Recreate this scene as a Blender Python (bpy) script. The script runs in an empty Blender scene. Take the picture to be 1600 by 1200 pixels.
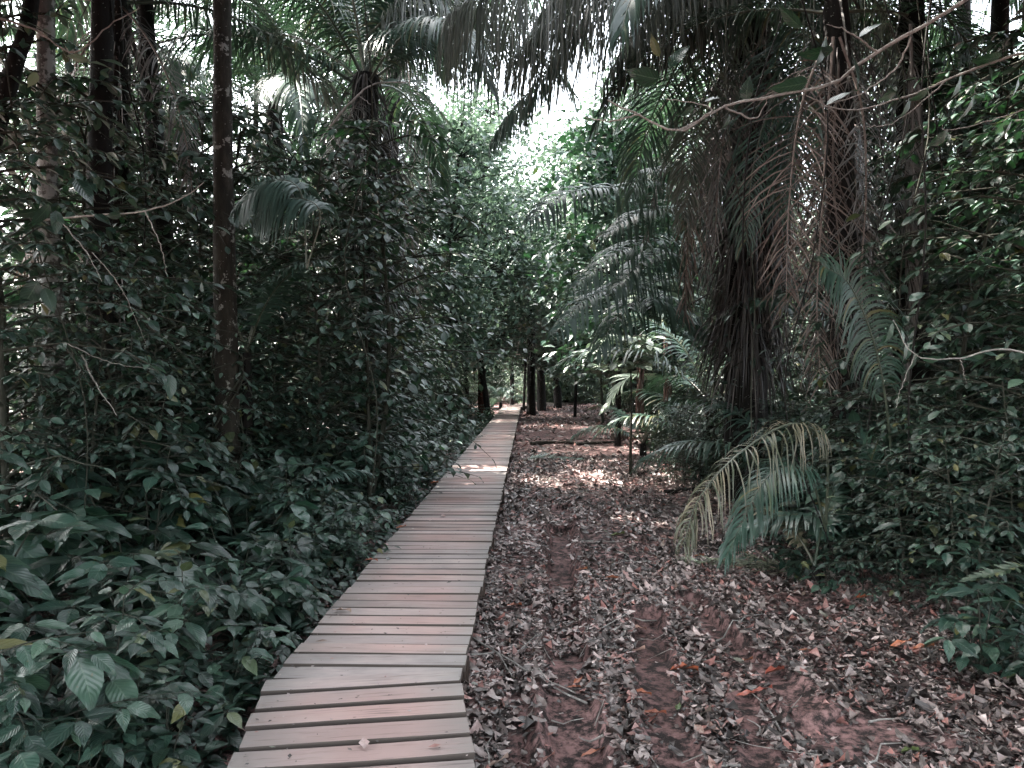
import bpy, math, random
import numpy as np
from mathutils import Vector, Matrix
random.seed(7); RNG = np.random.default_rng(7)
S = bpy.context.scene
C = S.collection
# ------------------------------------------------------------------ camera, sky, sun, exposure
CAM_H = 1.62; FPX = 1200.0; HOR = 590.0
cam = bpy.data.cameras.new("camera"); cam.sensor_width = 36; cam.lens = 36*FPX/1600
cam.clip_start = 0.05; cam.clip_end = 600
cam_o = bpy.data.objects.new("camera", cam); C.objects.link(cam_o)
cam_o.location = (0, 0, CAM_H); cam_o.rotation_euler = (math.radians(90)-math.atan(10/FPX), 0, 0)
S.camera = cam_o
SUN = np.array([-0.50, 0.22, 0.84]); SUN /= np.linalg.norm(SUN)
elev = math.asin(SUN[2]); azim = math.atan2(SUN[0], SUN[1])
W = bpy.data.worlds.new("World"); S.world = W; W.use_nodes = True
wn = W.node_tree; wn.nodes.clear()
sky = wn.nodes.new('ShaderNodeTexSky'); sky.sky_type = 'NISHITA'; sky.sun_disc = False
sky.sun_elevation = elev; sky.sun_rotation = azim; sky.dust_density = 3.0; sky.air_density = 1.0
bg = wn.nodes.new('ShaderNodeBackground'); bg.inputs[1].default_value = 0.15
wo = wn.nodes.new('ShaderNodeOutputWorld')
hz = wn.nodes.new('ShaderNodeHueSaturation'); hz.inputs['Saturation'].default_value = .42   # thin high overcast: a paler sky
wn.links.new(sky.outputs[0], hz.inputs['Color']); tn = wn.nodes.new('ShaderNodeMix'); tn.data_type = 'RGBA'; tn.blend_type = 'MULTIPLY'; tn.inputs[0].default_value = 1; tn.inputs[7].default_value = (1, .985, .93, 1)
wn.links.new(hz.outputs[0], tn.inputs[6]); wn.links.new(tn.outputs[2], bg.inputs[0]); wn.links.new(bg.outputs[0], wo.inputs[0])
sl = bpy.data.lights.new("sun", 'SUN'); sl.energy = 3.4; sl.angle = math.radians(0.55); sl.color = (1.0, .94, .86)
so = bpy.data.objects.new("sun", sl); C.objects.link(so)
so.rotation_euler = Vector(SUN).to_track_quat('Z', 'Y').to_euler(); so.location = (-10, 0, 40)
S.view_settings.view_transform = 'Standard'; S.view_settings.look = 'None'
S.view_settings.exposure = 3.6; S.view_settings.gamma = 1
S.render.engine = 'CYCLES'
S.cycles.max_bounces = 5; S.cycles.diffuse_bounces = 1; S.cycles.glossy_bounces = 2
S.cycles.transmission_bounces = 3; S.cycles.transparent_max_bounces = 4; S.cycles.caustics_reflective = False
S.cycles.use_denoising = True
S.cycles.sample_clamp_indirect = 4

def at(px, py, d):
    return np.array([(px-800)/FPX*d, d, CAM_H-(py-HOR)/FPX*d])
def gpt(px, py, z=0.0):
    d = FPX*(CAM_H-z)/(py-HOR); return np.array([(px-800)/FPX*d, d, z])
def nrm(v):
    v = np.asarray(v, float); return v/np.maximum(np.linalg.norm(v, axis=-1, keepdims=True), 1e-9)
def smooth(a, b, x):
    t = np.clip((x-a)/(b-a), 0, 1); return t*t*(3-2*t)
_N = np.random.default_rng(3).random((256, 256))
def vnoise(x, y, s=1.0, seed=0):
    x = np.asarray(x, float)/s+seed*17.3+1000; y = np.asarray(y, float)/s+seed*31.7+1000
    xi = np.floor(x).astype(int); yi = np.floor(y).astype(int); fx = x-xi; fy = y-yi
    fx = fx*fx*(3-2*fx); fy = fy*fy*(3-2*fy)
    g = lambda a, b: _N[a % 256, b % 256]
    return (g(xi, yi)*(1-fx)+g(xi+1, yi)*fx)*(1-fy)+(g(xi, yi+1)*(1-fx)+g(xi+1, yi+1)*fx)*fy

# ------------------------------------------------------------------ ground shape
RUTS = [([(.27, 2.4), (.28, 3.2), (.29, 3.8), (.36, 5.4), (.50, 7.8), (.6, 9.5)], .12, .085),
        ([(.62, 2.6), (.70, 3.3), (.78, 4.2), (.92, 5.2)], .10, .06),
        ([(1.46, 3.8), (1.36, 4.6), (1.28, 5.6)], .11, .06),
        ([(1.0, 3.0), (1.13, 3.6), (1.18, 3.9)], .06, .03)]
def seg_dist(x, y, pts):
    best = np.full(np.shape(x), 1e9)
    for (x0, y0), (x1, y1) in zip(pts[:-1], pts[1:]):
        dx, dy = x1-x0, y1-y0; t = np.clip(((x-x0)*dx+(y-y0)*dy)/(dx*dx+dy*dy), 0, 1)
        best = np.minimum(best, np.hypot(x-x0-t*dx, y-y0-t*dy))
    return best
def gh(x, y):
    x = np.asarray(x, float); y = np.asarray(y, float)
    near = 1-smooth(25, 45, np.hypot(x, y))
    z = (vnoise(x, y, 2.5, 1)-.5)*.10+(vnoise(x, y, .7, 2)-.5)*.05+near*(vnoise(x, y, .22, 3)-.5)*.028+near*(vnoise(x, y, .08, 4)-.5)*.012
    z = z*smooth(-1.1, .3, x)+z*.4*(1-smooth(-1.1, .3, x))
    for pts, w, dep in RUTS:
        d = seg_dist(x, y, pts); n = vnoise(x, y, .35, 5)
        z = z-dep*(1-smooth(w*.85, w*1.02, d+ (vnoise(x,y,.12,9)-.5)*.06))*(vnoise(y, y*0, 1.1, 14) > .25)
        z = z+dep*(.5+.9*n)*np.exp(-((d-w*1.35)/(w*.3))**2)
    z = z+.35*smooth(3.2, 6.5, x)*smooth(3, 8, y)*.5
    return z
def rut_mask(x, y):
    m = np.zeros(np.shape(x))
    for pts, w, dep in RUTS: m = np.maximum(m, (1-smooth(w*.85, w*1.3, seg_dist(x, y, pts)+(vnoise(x, y, .2, 51)-.5)*.13))*(.12+.88*np.maximum(smooth(.30, .42, vnoise(x, y, .75, 52)), y < 4.4)))
    m = np.maximum(m, 1.0*(1-smooth(.16, .34, np.hypot((x-1.6)/1.6, (y-3.5))))*(vnoise(x, y, .15, 8) > .35))
    m = np.maximum(m, .8*(vnoise(x, y, .5, 6) > .78))
    m = np.maximum(m, .8*smooth(13, 16, y)*(vnoise(x, y, .9, 6) > .45)); m = np.maximum(m, .6*smooth(5.8, 7, y)*(x < 2.4)*(vnoise(x, y, .6, 61) > .48))
    return m

# ------------------------------------------------------------------ mesh builder
class Geo:
    def __init__(s): s.v = []; s.f = []; s.uv = []; s.r = []; s.n = 0
    def add(s, v, f, uv=None, r=None):
        v = np.asarray(v, float).reshape(-1, 3); f = np.asarray(f)
        s.v.append(v); s.f.append(f+s.n)
        s.uv.append(np.zeros((len(v), 2)) if uv is None else np.asarray(uv, float).reshape(-1, 2))
        s.r.append(np.full(len(v), random.random()) if r is None else np.broadcast_to(np.asarray(r, float), (len(v),)))
        s.n += len(v)
    def mesh(s, name, mat, smooth_=True):
        me = bpy.data.meshes.new(name)
        if not s.v: return me
        V = np.concatenate(s.v).astype(np.float32); UV = np.concatenate(s.uv).astype(np.float32); R = np.concatenate(s.r).astype(np.float32)
        me.vertices.add(len(V)); me.vertices.foreach_set("co", V.ravel())
        loops = np.concatenate([f.ravel() for f in s.f]).astype(np.int32)
        tot = np.concatenate([np.full(len(f), f.shape[1]) for f in s.f]).astype(np.int32)
        st = np.concatenate([[0], np.cumsum(tot)[:-1]]).astype(np.int32)
        me.loops.add(len(loops)); me.loops.foreach_set("vertex_index", loops)
        me.polygons.add(len(tot)); me.polygons.foreach_set("loop_start", st); me.polygons.foreach_set("loop_total", tot)
        me.polygons.foreach_set("use_smooth", np.full(len(tot), smooth_, bool))
        me.update(calc_edges=True)
        u = me.uv_layers.new(name="UVMap"); u.data.foreach_set("uv", UV[loops].ravel())
        a = me.attributes.new("rnd", 'FLOAT', 'POINT'); a.data.foreach_set("value", R)
        me.materials.append(mat); me.update(); return me
    def obj(s, name, mat, parent=None, smooth_=True):
        o = bpy.data.objects.new(name, s.mesh(name, mat, smooth_)); C.objects.link(o); o.parent = parent; return o

def mark(o, label=None, cat=None, group=None, kind=None):
    for k, v in (("label", label), ("category", cat), ("group", group), ("kind", kind)):
        if v: o[k] = v
    return o
def thing(name, label, cat, loc=(0, 0, 0), rz=0, group=None, sc=1.0):
    o = bpy.data.objects.new(name, None); C.objects.link(o); o.empty_display_size = .2
    o.location = [float(a) for a in loc]; o.rotation_euler = (0, 0, rz); o.scale = (sc,)*3
    return mark(o, label, cat, group)
def part(name, me, parent, loc=(0, 0, 0), rot=(0, 0, 0), sc=1.0):
    o = bpy.data.objects.new(name, me); C.objects.link(o); o.parent = parent
    o.location = [float(a) for a in loc]; o.rotation_euler = rot; o.scale = (sc,)*3; return o

def tube(g, path, rad, n=8, r=None, cap=False, rough=0.0):
    P = np.asarray(path, float); K = len(P); rad = np.broadcast_to(np.asarray(rad, float), (K,))
    T = nrm(np.gradient(P, axis=0)); ref = np.array([1., 0, 0]) if abs(T[0][0]) < .8 else np.array([0, 1., 0])
    X = []; x = ref
    for t in T:
        x = x-t*np.dot(x, t); x = x/np.linalg.norm(x); X.append(x)
    X = np.array(X); Y = np.cross(T, X); a = np.linspace(0, 2*np.pi, n, endpoint=False)
    rr = rad[:, None]*np.ones((1, n))
    if rough: 
        rr = rr*(1+rough*(RNG.random((K, n))-.5)*2)
    V = P[:, None]+rr[..., None]*(np.cos(a)[None, :, None]*X[:, None]+np.sin(a)[None, :, None]*Y[:, None])
    i = np.arange(K-1)[:, None]*n; j = np.arange(n)[None]; j2 = (j+1) % n
    F = np.stack([i+j, i+j2, i+n+j2, i+n+j], -1).reshape(-1, 4)
    L = np.concatenate([[0], np.cumsum(np.linalg.norm(np.diff(P, axis=0), axis=1))])
    UV = np.stack(np.broadcast_arrays(np.abs(a/np.pi-1)[None], L[:, None]), -1)
    r = random.random() if r is None else r
    g.add(V, F, UV, r)
    if cap:
        g.add(V[0], np.arange(n)[None, ::-1], None, r); g.add(V[-1], np.arange(n)[None], None, r)

def spline(pts, k=24):
    P = np.asarray(pts, float)
    if len(P) < 3:
        t = np.linspace(0, 1, k)[:, None]; return P[0]*(1-t)+P[-1]*t
    Q = np.vstack([2*P[0]-P[1], P, 2*P[-1]-P[-2]]); out = []
    u = np.linspace(0, len(P)-1-1e-6, k)
    for a in u:
        i = int(a); t = a-i; p0, p1, p2, p3 = Q[i:i+4]
        out.append(.5*((2*p1)+(-p0+p2)*t+(2*p0-5*p1+4*p2-p3)*t*t+(-p0+3*p1-3*p2+p3)*t**3))
    return np.array(out)

# leaf templates: length along +Y, 0..1
def leaf_t(nl=6, nw=4, w=.42, kind='ovate', fold=.18, droop=.25, wav=0.0, twist=0.0, seed=0, pet=0.0):
    t = np.linspace(0, 1, nl+1); u = np.linspace(-1, 1, nw+1)
    if kind == 'ovate': prof = np.sin(np.pi*np.clip(t, 0, 1)**.75)**.8
    elif kind == 'lance': prof = np.sin(np.pi*t**.9)**1.0
    elif kind == 'obov': prof = np.sin(np.pi*t**1.35)**.75
    elif kind == 'acum': prof = np.sin(np.pi*t**.72)**.85*(1-.35*smooth(.55, 1, t))+.0
    else: prof = np.sin(np.pi*t**.62)**.9
    prof = np.maximum(prof, .015)*w*.5
    x = u[None]*prof[:, None]; y = np.broadcast_to(t[:, None], x.shape).copy()
    z = fold*np.abs(x)-droop*t[:, None]**2*.6+wav*np.sin(t[:, None]*16+seed)*np.abs(x)
    y = y*(1-.12*droop*t[:, None])
    if twist:
        a = twist*t[:, None]*u[None]; z = z+a*.2
    V = np.stack([x, y, z], -1).reshape(-1, 3)
    i = np.arange(nl)[:, None]*(nw+1); j = np.arange(nw)[None]
    F = np.stack([i+j, i+j+1, i+nw+2+j, i+nw+1+j], -1).reshape(-1, 4)
    UV = np.stack(np.broadcast_arrays((u[None]+1)/2, t[:, None]), -1).reshape(-1, 2)
    return V, F, UV
def place(g, tm, P, D, U, s, r=None):
    V, F, UV = tm; P = np.atleast_2d(P); N = len(P)
    if N == 0: return
    D = nrm(np.broadcast_to(D, P.shape)); U = np.broadcast_to(U, P.shape)
    X = nrm(np.cross(D, U)); Z = np.cross(X, D); s = np.broadcast_to(np.asarray(s, float), (N,))
    Q = P[:, None]+s[:, None, None]*(V[None, :, 0, None]*X[:, None]+V[None, :, 1, None]*D[:, None]+V[None, :, 2, None]*Z[:, None])
    F2 = (F[None]+(np.arange(N)*len(V))[:, None, None]).reshape(-1, F.shape[1])
    r = RNG.random(N) if r is None else np.broadcast_to(r, (N,))
    g.add(Q, F2, np.tile(UV, (N, 1)), np.repeat(r, len(V)))
LO2 = leaf_t(2, 2, .5, 'ovate', .25, .3); LO3 = leaf_t(3, 2, .5, 'ovate', .25, .35)
MID = [leaf_t(5, 2, .5, 'ovate', .22, .4), leaf_t(5, 2, .42, 'lance', .25, .3), leaf_t(5, 2, .46, 'obov', .2, .5)]
HI = [leaf_t(10, 6, .48, 'acum', .10, .30, .07, 0, 1), leaf_t(10, 6, .38, 'acum', .16, .45, .06, .2, 2), leaf_t(10, 6, .54, 'acum', .06, .5, .09, -.2, 3), leaf_t(10, 6, .44, 'acum', .2, .2, .05, .15, 4)]

# ------------------------------------------------------------------ materials
def mat(name):
    m = bpy.data.materials.new(name); m.use_nodes = True; n = m.node_tree
    p = n.nodes['Principled BSDF']; o = n.nodes['Material Output']; return m, n, p, o
def N(n, t, **kw):
    x = n.nodes.new(t)
    for k, v in kw.items(): setattr(x, k, v)
    return x
def ramp(n, stops, inp=None, mode='LINEAR'):
    r = n.nodes.new('ShaderNodeValToRGB'); r.color_ramp.interpolation = mode; e = r.color_ramp.elements
    while len(e) < len(stops): e.new(.5)
    for i, (p, c) in enumerate(stops): e[i].position = p; e[i].color = (*c, 1) if len(c) == 3 else c
    if inp is not None: n.links.new(inp, r.inputs[0])
    return r
def mixc(n, a, b, f, mode='MIX'):
    m = n.nodes.new('ShaderNodeMix'); m.data_type = 'RGBA'; m.blend_type = mode
    for s, v in ((0, f), (6, a), (7, b)):
        if hasattr(v, 'links'): n.links.new(v, m.inputs[s])
        else: m.inputs[s].default_value = v if s == 0 else (*v, 1)
    return m.outputs[2]
def mth(n, op, a, b=None, c=None):
    m = n.nodes.new('ShaderNodeMath'); m.operation = op
    for i, v in enumerate((a, b, c)):
        if v is None: continue
        if hasattr(v, 'links'): n.links.new(v, m.inputs[i])
        else: m.inputs[i].default_value = v
    return m.outputs[0]
def noise(n, scale, vec=None, detail=3, rough=.6):
    x = n.nodes.new('ShaderNodeTexNoise'); x.inputs['Scale'].default_value = scale; x.inputs['Detail'].default_value = detail; x.inputs['Roughness'].default_value = rough
    if vec is not None: n.links.new(vec, x.inputs['Vector'])
    return x
def leaf_mat(name, stops, trans=(.03, .12, .02), tf=.14, rough=.34, veins=True, spec=.7, spots=0.0):
    m, n, p, o = mat(name)
    a = N(n, 'ShaderNodeAttribute', attribute_name='rnd'); oi = N(n, 'ShaderNodeObjectInfo')
    f = mth(n, 'FRACT', mth(n, 'ADD', a.outputs['Fac'], oi.outputs['Random']))
    col = ramp(n, stops, f).outputs[0]
    tc = N(n, 'ShaderNodeTexCoord')
    nz = noise(n, 9, tc.outputs['Object'], 3)
    col = mixc(n, col, (.5, .5, .5), .0)
    hv = N(n, 'ShaderNodeHueSaturation'); n.links.new(col, hv.inputs['Color'])
    n.links.new(mth(n, 'MULTIPLY_ADD', nz.outputs[0], .8, .62), hv.inputs['Value']); col = hv.outputs[0]
    if veins:
        uv = N(n, 'ShaderNodeSeparateXYZ'); n.links.new(tc.outputs['UV'], uv.inputs[0])
        ax = mth(n, 'ABSOLUTE', mth(n, 'SUBTRACT', uv.outputs[0], .5))
        rib = mth(n, 'LESS_THAN', ax, .025)
        ph = mth(n, 'SUBTRACT', mth(n, 'MULTIPLY', uv.outputs[1], 9.0), mth(n, 'MULTIPLY', ax, 5.0))
        sv = mth(n, 'ABSOLUTE', mth(n, 'SUBTRACT', mth(n, 'FRACT', ph), .5))
        side = mth(n, 'MULTIPLY', mth(n, 'LESS_THAN', sv, .06), .45)
        vein = mth(n, 'MAXIMUM', rib, side)
        col = mixc(n, col, (.17, .24, .17), mth(n, 'MULTIPLY', vein, .32))
        b = N(n, 'ShaderNodeBump'); b.inputs['Strength'].default_value = .5; b.inputs['Distance'].default_value = .004
        n.links.new(mth(n, 'SUBTRACT', sv, mth(n, 'MULTIPLY', rib, .5)), b.inputs['Height']); n.links.new(b.outputs[0], p.inputs['Normal'])
    if spots:
        sp = noise(n, 45, tc.outputs['Object'], 2); k = mth(n, 'GREATER_THAN', sp.outputs[0], .70)
        col = mixc(n, col, (.12, .10, .04), mth(n, 'MULTIPLY', k, spots))
    n.links.new(col, p.inputs['Base Color'])
    p.inputs['Roughness'].default_value = rough; p.inputs['Specular IOR Level'].default_value = spec
    if tf:
        t = N(n, 'ShaderNodeBsdfTranslucent'); n.links.new(mixc(n, col, trans, .6), t.inputs[0])
        mx = N(n, 'ShaderNodeMixShader'); mx.inputs[0].default_value = tf
        n.links.new(p.outputs[0], mx.inputs[1]); n.links.new(t.outputs[0], mx.inputs[2]); n.links.new(mx.outputs[0], o.inputs[0])
    return m
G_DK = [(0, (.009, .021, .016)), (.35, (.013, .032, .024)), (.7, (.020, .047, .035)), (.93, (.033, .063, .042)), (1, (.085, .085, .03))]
G_MD = [(0, (.011, .029, .022)), (.4, (.021, .052, .038)), (.75, (.039, .084, .060)), (.96, (.072, .130, .088)), (1, (.14, .13, .04))]
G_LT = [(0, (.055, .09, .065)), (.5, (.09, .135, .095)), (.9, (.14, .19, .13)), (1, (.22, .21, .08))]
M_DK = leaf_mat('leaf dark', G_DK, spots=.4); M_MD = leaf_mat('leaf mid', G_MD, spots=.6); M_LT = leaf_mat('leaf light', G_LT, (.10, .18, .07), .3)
M_PALE = leaf_mat('leaf pale sunlit', [(0, (.16, .22, .16)), (1, (.30, .36, .27))], rough=.3)  # sunlight painted into a pale base colour
M_FAR = leaf_mat('leaf far', [(0, (.030, .058, .045)), (.5, (.062, .108, .083)), (1, (.115, .16, .12))], (.10, .16, .09), veins=False, tf=.3)  # paler, greyer base colour imitates haze on far foliage
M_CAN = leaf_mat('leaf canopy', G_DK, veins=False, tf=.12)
M_FR = leaf_mat('frond green', [(0, (.028, .060, .046)), (.6, (.042, .088, .066)), (.92, (.06, .11, .075)), (1, (.13, .12, .05))], (.05, .11, .03), .15, .38, False)
M_FRT = leaf_mat('frond teal', [(0, (.042, .085, .07)), (1, (.075, .13, .105))], (.05, .11, .05), .18, .42, False)
M_FRY = leaf_mat('frond yellowing', [(0, (.04, .06, .03)), (.4, (.075, .085, .05)), (.7, (.16, .14, .095)), (1, (.30, .26, .18))], (.14, .13, .06), .15, .45, False)
M_FRB = leaf_mat('frond dead brown', [(0, (.07, .05, .042)), (.5, (.15, .112, .094)), (1, (.27, .22, .19))], (.2, .1, .06), .12, .6, False)
M_FRG = leaf_mat('frond dead grey', [(0, (.07, .066, .060)), (.5, (.13, .12, .11)), (1, (.22, .20, .185))], (.1, .1, .08), .12, .55, False)
M_CUR = leaf_mat('curtain leaflets', [(0, (.03, .035, .03)), (.5, (.06, .07, .06)), (.8, (.13, .145, .125)), (1, (.24, .25, .22))], (.2, .24, .16), .3, .4, False)  # pale stops paint in the lit and glossy leaflets
M_SKD = leaf_mat('old leaf bases', [(0, (.014, .012, .011)), (.6, (.036, .030, .027)), (1, (.10, .088, .08))], tf=0, rough=.6, veins=False)
M_RACH = leaf_mat('frond rib', [(0, (.05, .07, .045)), (1, (.10, .10, .07))], tf=0, veins=False)
M_ROT = leaf_mat('dead sheath', [(0, (.055, .026, .019)), (1, (.12, .062, .047))], tf=0, rough=.7, veins=False)

def bark_mat(name, c1, c2, c3, sc=6, lich=.0, lc=(.35, .37, .33), bump=.6, vs=.25):
    m, n, p, o = mat(name); tc = N(n, 'ShaderNodeTexCoord')
    mp = N(n, 'ShaderNodeMapping'); mp.inputs['Scale'].default_value = (1, 1, vs); n.links.new(tc.outputs['Object'], mp.inputs[0])
    a = noise(n, sc*2.2, mp.outputs[0], 6, .65); b = noise(n, sc*.5, tc.outputs['Object'], 3)
    c = ramp(n, [(.25, c1), (.5, c2), (.75, c3)], a.outputs[0]).outputs[0]
    c = mixc(n, c, c1, mth(n, 'MULTIPLY', b.outputs[0], .6))
    if lich:
        l = noise(n, sc*1.3, tc.outputs['Object'], 5, .7)
        k = ramp(n, [(.64-.20*lich, (0, 0, 0)), (.67-.19*lich, (1, 1, 1))], l.outputs[0]).outputs[0]
        c = mixc(n, c, lc, mth(n, 'MULTIPLY', k, .85))
    s2 = noise(n, 38, tc.outputs['Object'], 1); c = mixc(n, c, lc, mth(n, 'MULTIPLY', mth(n, 'GREATER_THAN', s2.outputs[0], .73), .7))
    n.links.new(c, p.inputs['Base Color']); p.inputs['Roughness'].default_value = .85; p.inputs['Specular IOR Level'].default_value = .25
    bp = N(n, 'ShaderNodeBump'); bp.inputs['Strength'].default_value = bump; bp.inputs['Distance'].default_value = .03
    n.links.new(a.outputs[0], bp.inputs['Height']); n.links.new(bp.outputs[0], p.inputs['Normal']); return m
B_PALE = bark_mat('bark pale', (.04, .037, .034), (.15, .145, .135), (.32, .31, .295), 5, .8, (.38, .39, .37))
B_BRN = bark_mat('bark brown', (.010, .009, .007), (.030, .026, .020), (.075, .068, .053), 6, .30, (.26, .26, .24))
B_DRK = bark_mat('bark dark', (.006, .0055, .005), (.014, .012, .011), (.03, .026, .023), 5)
B_RED = bark_mat('bark reddish', (.03, .012, .008), (.09, .035, .025), (.16, .07, .05), 6)
B_TWG = bark_mat('bark twig', (.14, .13, .12), (.36, .34, .315), (.52, .50, .47), 14, .3, (.55, .54, .5), vs=1)
B_STM = bark_mat('stem', (.02, .022, .016), (.05, .052, .04), (.10, .10, .08), 14)
B_LOG = bark_mat('bark log', (.06, .045, .04), (.17, .14, .12), (.32, .27, .24), 6, .2, (.10, .13, .03), 1.0)

def ground_mat():
    m, n, p, o = mat('red soil'); tc = N(n, 'ShaderNodeTexCoord')
    a = noise(n, .8, tc.outputs['Object'], 5, .6); b = noise(n, 14, tc.outputs['Object'], 6, .7); d = noise(n, 110, tc.outputs['Object'], 3, .7)
    c = ramp(n, [(.3, (.12, .070, .066)), (.5, (.25, .145, .137)), (.7, (.42, .255, .242))], a.outputs[0]).outputs[0]
    c = mixc(n, c, (.022, .016, .015), ramp(n, [(.44, (1, 1, 1)), (.6, (0, 0, 0))], b.outputs[0]).outputs[0])
    c = mixc(n, c, (.30, .19, .17), mth(n, 'MULTIPLY', mth(n, 'GREATER_THAN', d.outputs[0], .62), .35))
    n.links.new(c, p.inputs['Base Color']); p.inputs['Roughness'].default_value = .8; p.inputs['Specular IOR Level'].default_value = .3
    bp = N(n, 'ShaderNodeBump'); bp.inputs['Strength'].default_value = .8; bp.inputs['Distance'].default_value = .015
    n.links.new(mixc(n, b.outputs[0], d.outputs[0], .4), bp.inputs['Height']); n.links.new(bp.outputs[0], p.inputs['Normal']); return m
M_SOIL = ground_mat()
def litter_mat(name, stops, rough=.5):
    m, n, p, o = mat(name); a = N(n, 'ShaderNodeAttribute', attribute_name='rnd'); tc = N(n, 'ShaderNodeTexCoord')
    c = ramp(n, stops, a.outputs['Fac']).outputs[0]; z = noise(n, 60, tc.outputs['Object'], 3)
    hv = N(n, 'ShaderNodeHueSaturation'); n.links.new(c, hv.inputs['Color']); n.links.new(mth(n, 'MULTIPLY_ADD', z.outputs[0], 1.2, .4), hv.inputs['Value'])
    uv = N(n, 'ShaderNodeSeparateXYZ'); n.links.new(tc.outputs['UV'], uv.inputs[0])
    rib = mth(n, 'LESS_THAN', mth(n, 'ABSOLUTE', mth(n, 'SUBTRACT', uv.outputs[0], .5)), .03)
    n.links.new(mixc(n, hv.outputs[0], (.3, .25, .2), mth(n, 'MULTIPLY', rib, .4)), p.inputs['Base Color'])
    p.inputs['Roughness'].default_value = rough; p.inputs['Specular IOR Level'].default_value = .5; return m
M_LIT = litter_mat('leaf litter', [(0, (.02, .016, .015)), (.25, (.06, .049, .046)), (.45, (.16, .128, .118)), (.62, (.31, .25, .235)), (.76, (.56, .465, .44)), (.84, (.30, .165, .15)), (.95, (.36, .16, .135)), (1, (.11, .14, .11))], .38)
M_ORG = litter_mat('dead leaf orange', [(0, (.36, .10, .05)), (.5, (.42, .17, .09)), (1, (.30, .07, .05))], .4)
M_TAN = litter_mat('dead leaf tan', [(0, (.42, .22, .16)), (1, (.42, .33, .28))], .5)
M_GRL = litter_mat('fallen green leaf', [(0, (.09, .14, .05)), (1, (.15, .17, .06))], .4)

def wood_mat():
    m, n, p, o = mat('weathered plank wood'); tc = N(n, 'ShaderNodeTexCoord')
    at_ = N(n, 'ShaderNodeAttribute', attribute_name='rnd')
    cx = N(n, 'ShaderNodeCombineXYZ'); sx = N(n, 'ShaderNodeSeparateXYZ'); n.links.new(tc.outputs['UV'], sx.inputs[0])
    n.links.new(sx.outputs[0], cx.inputs[0]); n.links.new(sx.outputs[1], cx.inputs[1]); n.links.new(mth(n, 'MULTIPLY', at_.outputs['Fac'], 37.0), cx.inputs[2])
    mp = N(n, 'ShaderNodeMapping'); mp.inputs['Scale'].default_value = (1.2, 22, 1); n.links.new(cx.outputs[0], mp.inputs[0])
    g = noise(n, 3.0, mp.outputs[0], 6, .65)
    mp2 = N(n, 'ShaderNodeMapping'); mp2.inputs['Scale'].default_value = (1.5, 3, 1); n.links.new(cx.outputs[0], mp2.inputs[0])
    big = noise(n, 1.6, mp2.outputs[0], 4, .6)
    wob = noise(n, .9, tc.outputs['Object'], 3)
    base = ramp(n, [(.3, (.30, .252, .237)), (.5, (.44, .35, .325)), (.68, (.54, .42, .39))], big.outputs[0]).outputs[0]
    base = mixc(n, base, (.46, .29, .26), ramp(n, [(.42, (0, 0, 0)), (.60, (.85, .85, .85))], wob.outputs[0]).outputs[0])
    # grey weathering towards the plank ends
    ex = mth(n, 'ABSOLUTE', sx.outputs[0]); en = mth(n, 'MULTIPLY_ADD', g.outputs[0], .25, ex)
    base = mixc(n, base, (.27, .255, .235), ramp(n, [(.34, (0, 0, 0)), (.62, (.85, .85, .85))], en).outputs[0])
    base = mixc(n, base, (.10, .08, .075), ramp(n, [(.28, (.7, .7, .7)), (.45, (0, 0, 0))], g.outputs[0]).outputs[0])
    hv = N(n, 'ShaderNodeHueSaturation'); n.links.new(base, hv.inputs['Color'])
    n.links.new(mth(n, 'MULTIPLY_ADD', mth(n, 'FRACT', mth(n, 'MULTIPLY', at_.outputs['Fac'], 7.31)), .35, .80), hv.inputs['Value'])
    n.links.new(mth(n, 'MULTIPLY_ADD', at_.outputs['Fac'], .4, .68), hv.inputs['Saturation'])
    st = noise(n, 26, cx.outputs[0], 2); c = mixc(n, hv.outputs[0], (.035, .028, .025), ramp(n, [(.70, (0, 0, 0)), (.74, (.9, .9, .9))], st.outputs[0]).outputs[0])
    ge = N(n, 'ShaderNodeNewGeometry'); gz = N(n, 'ShaderNodeSeparateXYZ'); n.links.new(ge.outputs['True Normal'], gz.inputs[0])   # sawn edges: unworn wood, shade of the gaps painted in dark
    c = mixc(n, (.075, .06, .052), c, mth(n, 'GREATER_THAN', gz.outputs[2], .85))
    n.links.new(c, p.inputs['Base Color']); p.inputs['Roughness'].default_value = .62; p.inputs['Specular IOR Level'].default_value = .35
    bp = N(n, 'ShaderNodeBump'); bp.inputs['Strength'].default_value = .45; bp.inputs['Distance'].default_value = .004
    n.links.new(g.outputs[0], bp.inputs['Height']); n.links.new(bp.outputs[0], p.inputs['Normal']); return m
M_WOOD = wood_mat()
M_BEAM = bark_mat('beam wood', (.03, .022, .018), (.07, .05, .042), (.12, .09, .075), 8)

# ------------------------------------------------------------------ ground
def axis(stops):
    out = []
    for a, b, st in stops: out.append(np.arange(a, b, st))
    return np.unique(np.round(np.concatenate(out+[[stops[-1][1]]]), 4))
xs = axis([(-240, -40, 20), (-40, -6, 1.5), (-6, -1.2, .2), (-1.2, 3.6, .03), (3.6, 8, .15), (8, 40, 1.5), (40, 240, 20)])
ys = axis([(-120, -6, 10), (-6, 2, .5), (2, 10, .035), (10, 22, .12), (22, 60, 1.0), (60, 300, 20)])
X, Y = np.meshgrid(xs, ys); Z = gh(X, Y)
g = Geo(); nx = len(xs); ny = len(ys)
i = np.arange(ny-1)[:, None]*nx; j = np.arange(nx-1)[None]
g.add(np.stack([X, Y, Z], -1), np.stack([i+j, i+j+1, i+nx+j+1, i+nx+j], -1).reshape(-1, 4), np.stack([X, Y], -1), 0.5)
mark(g.obj('ground', M_SOIL), kind='structure')

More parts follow.
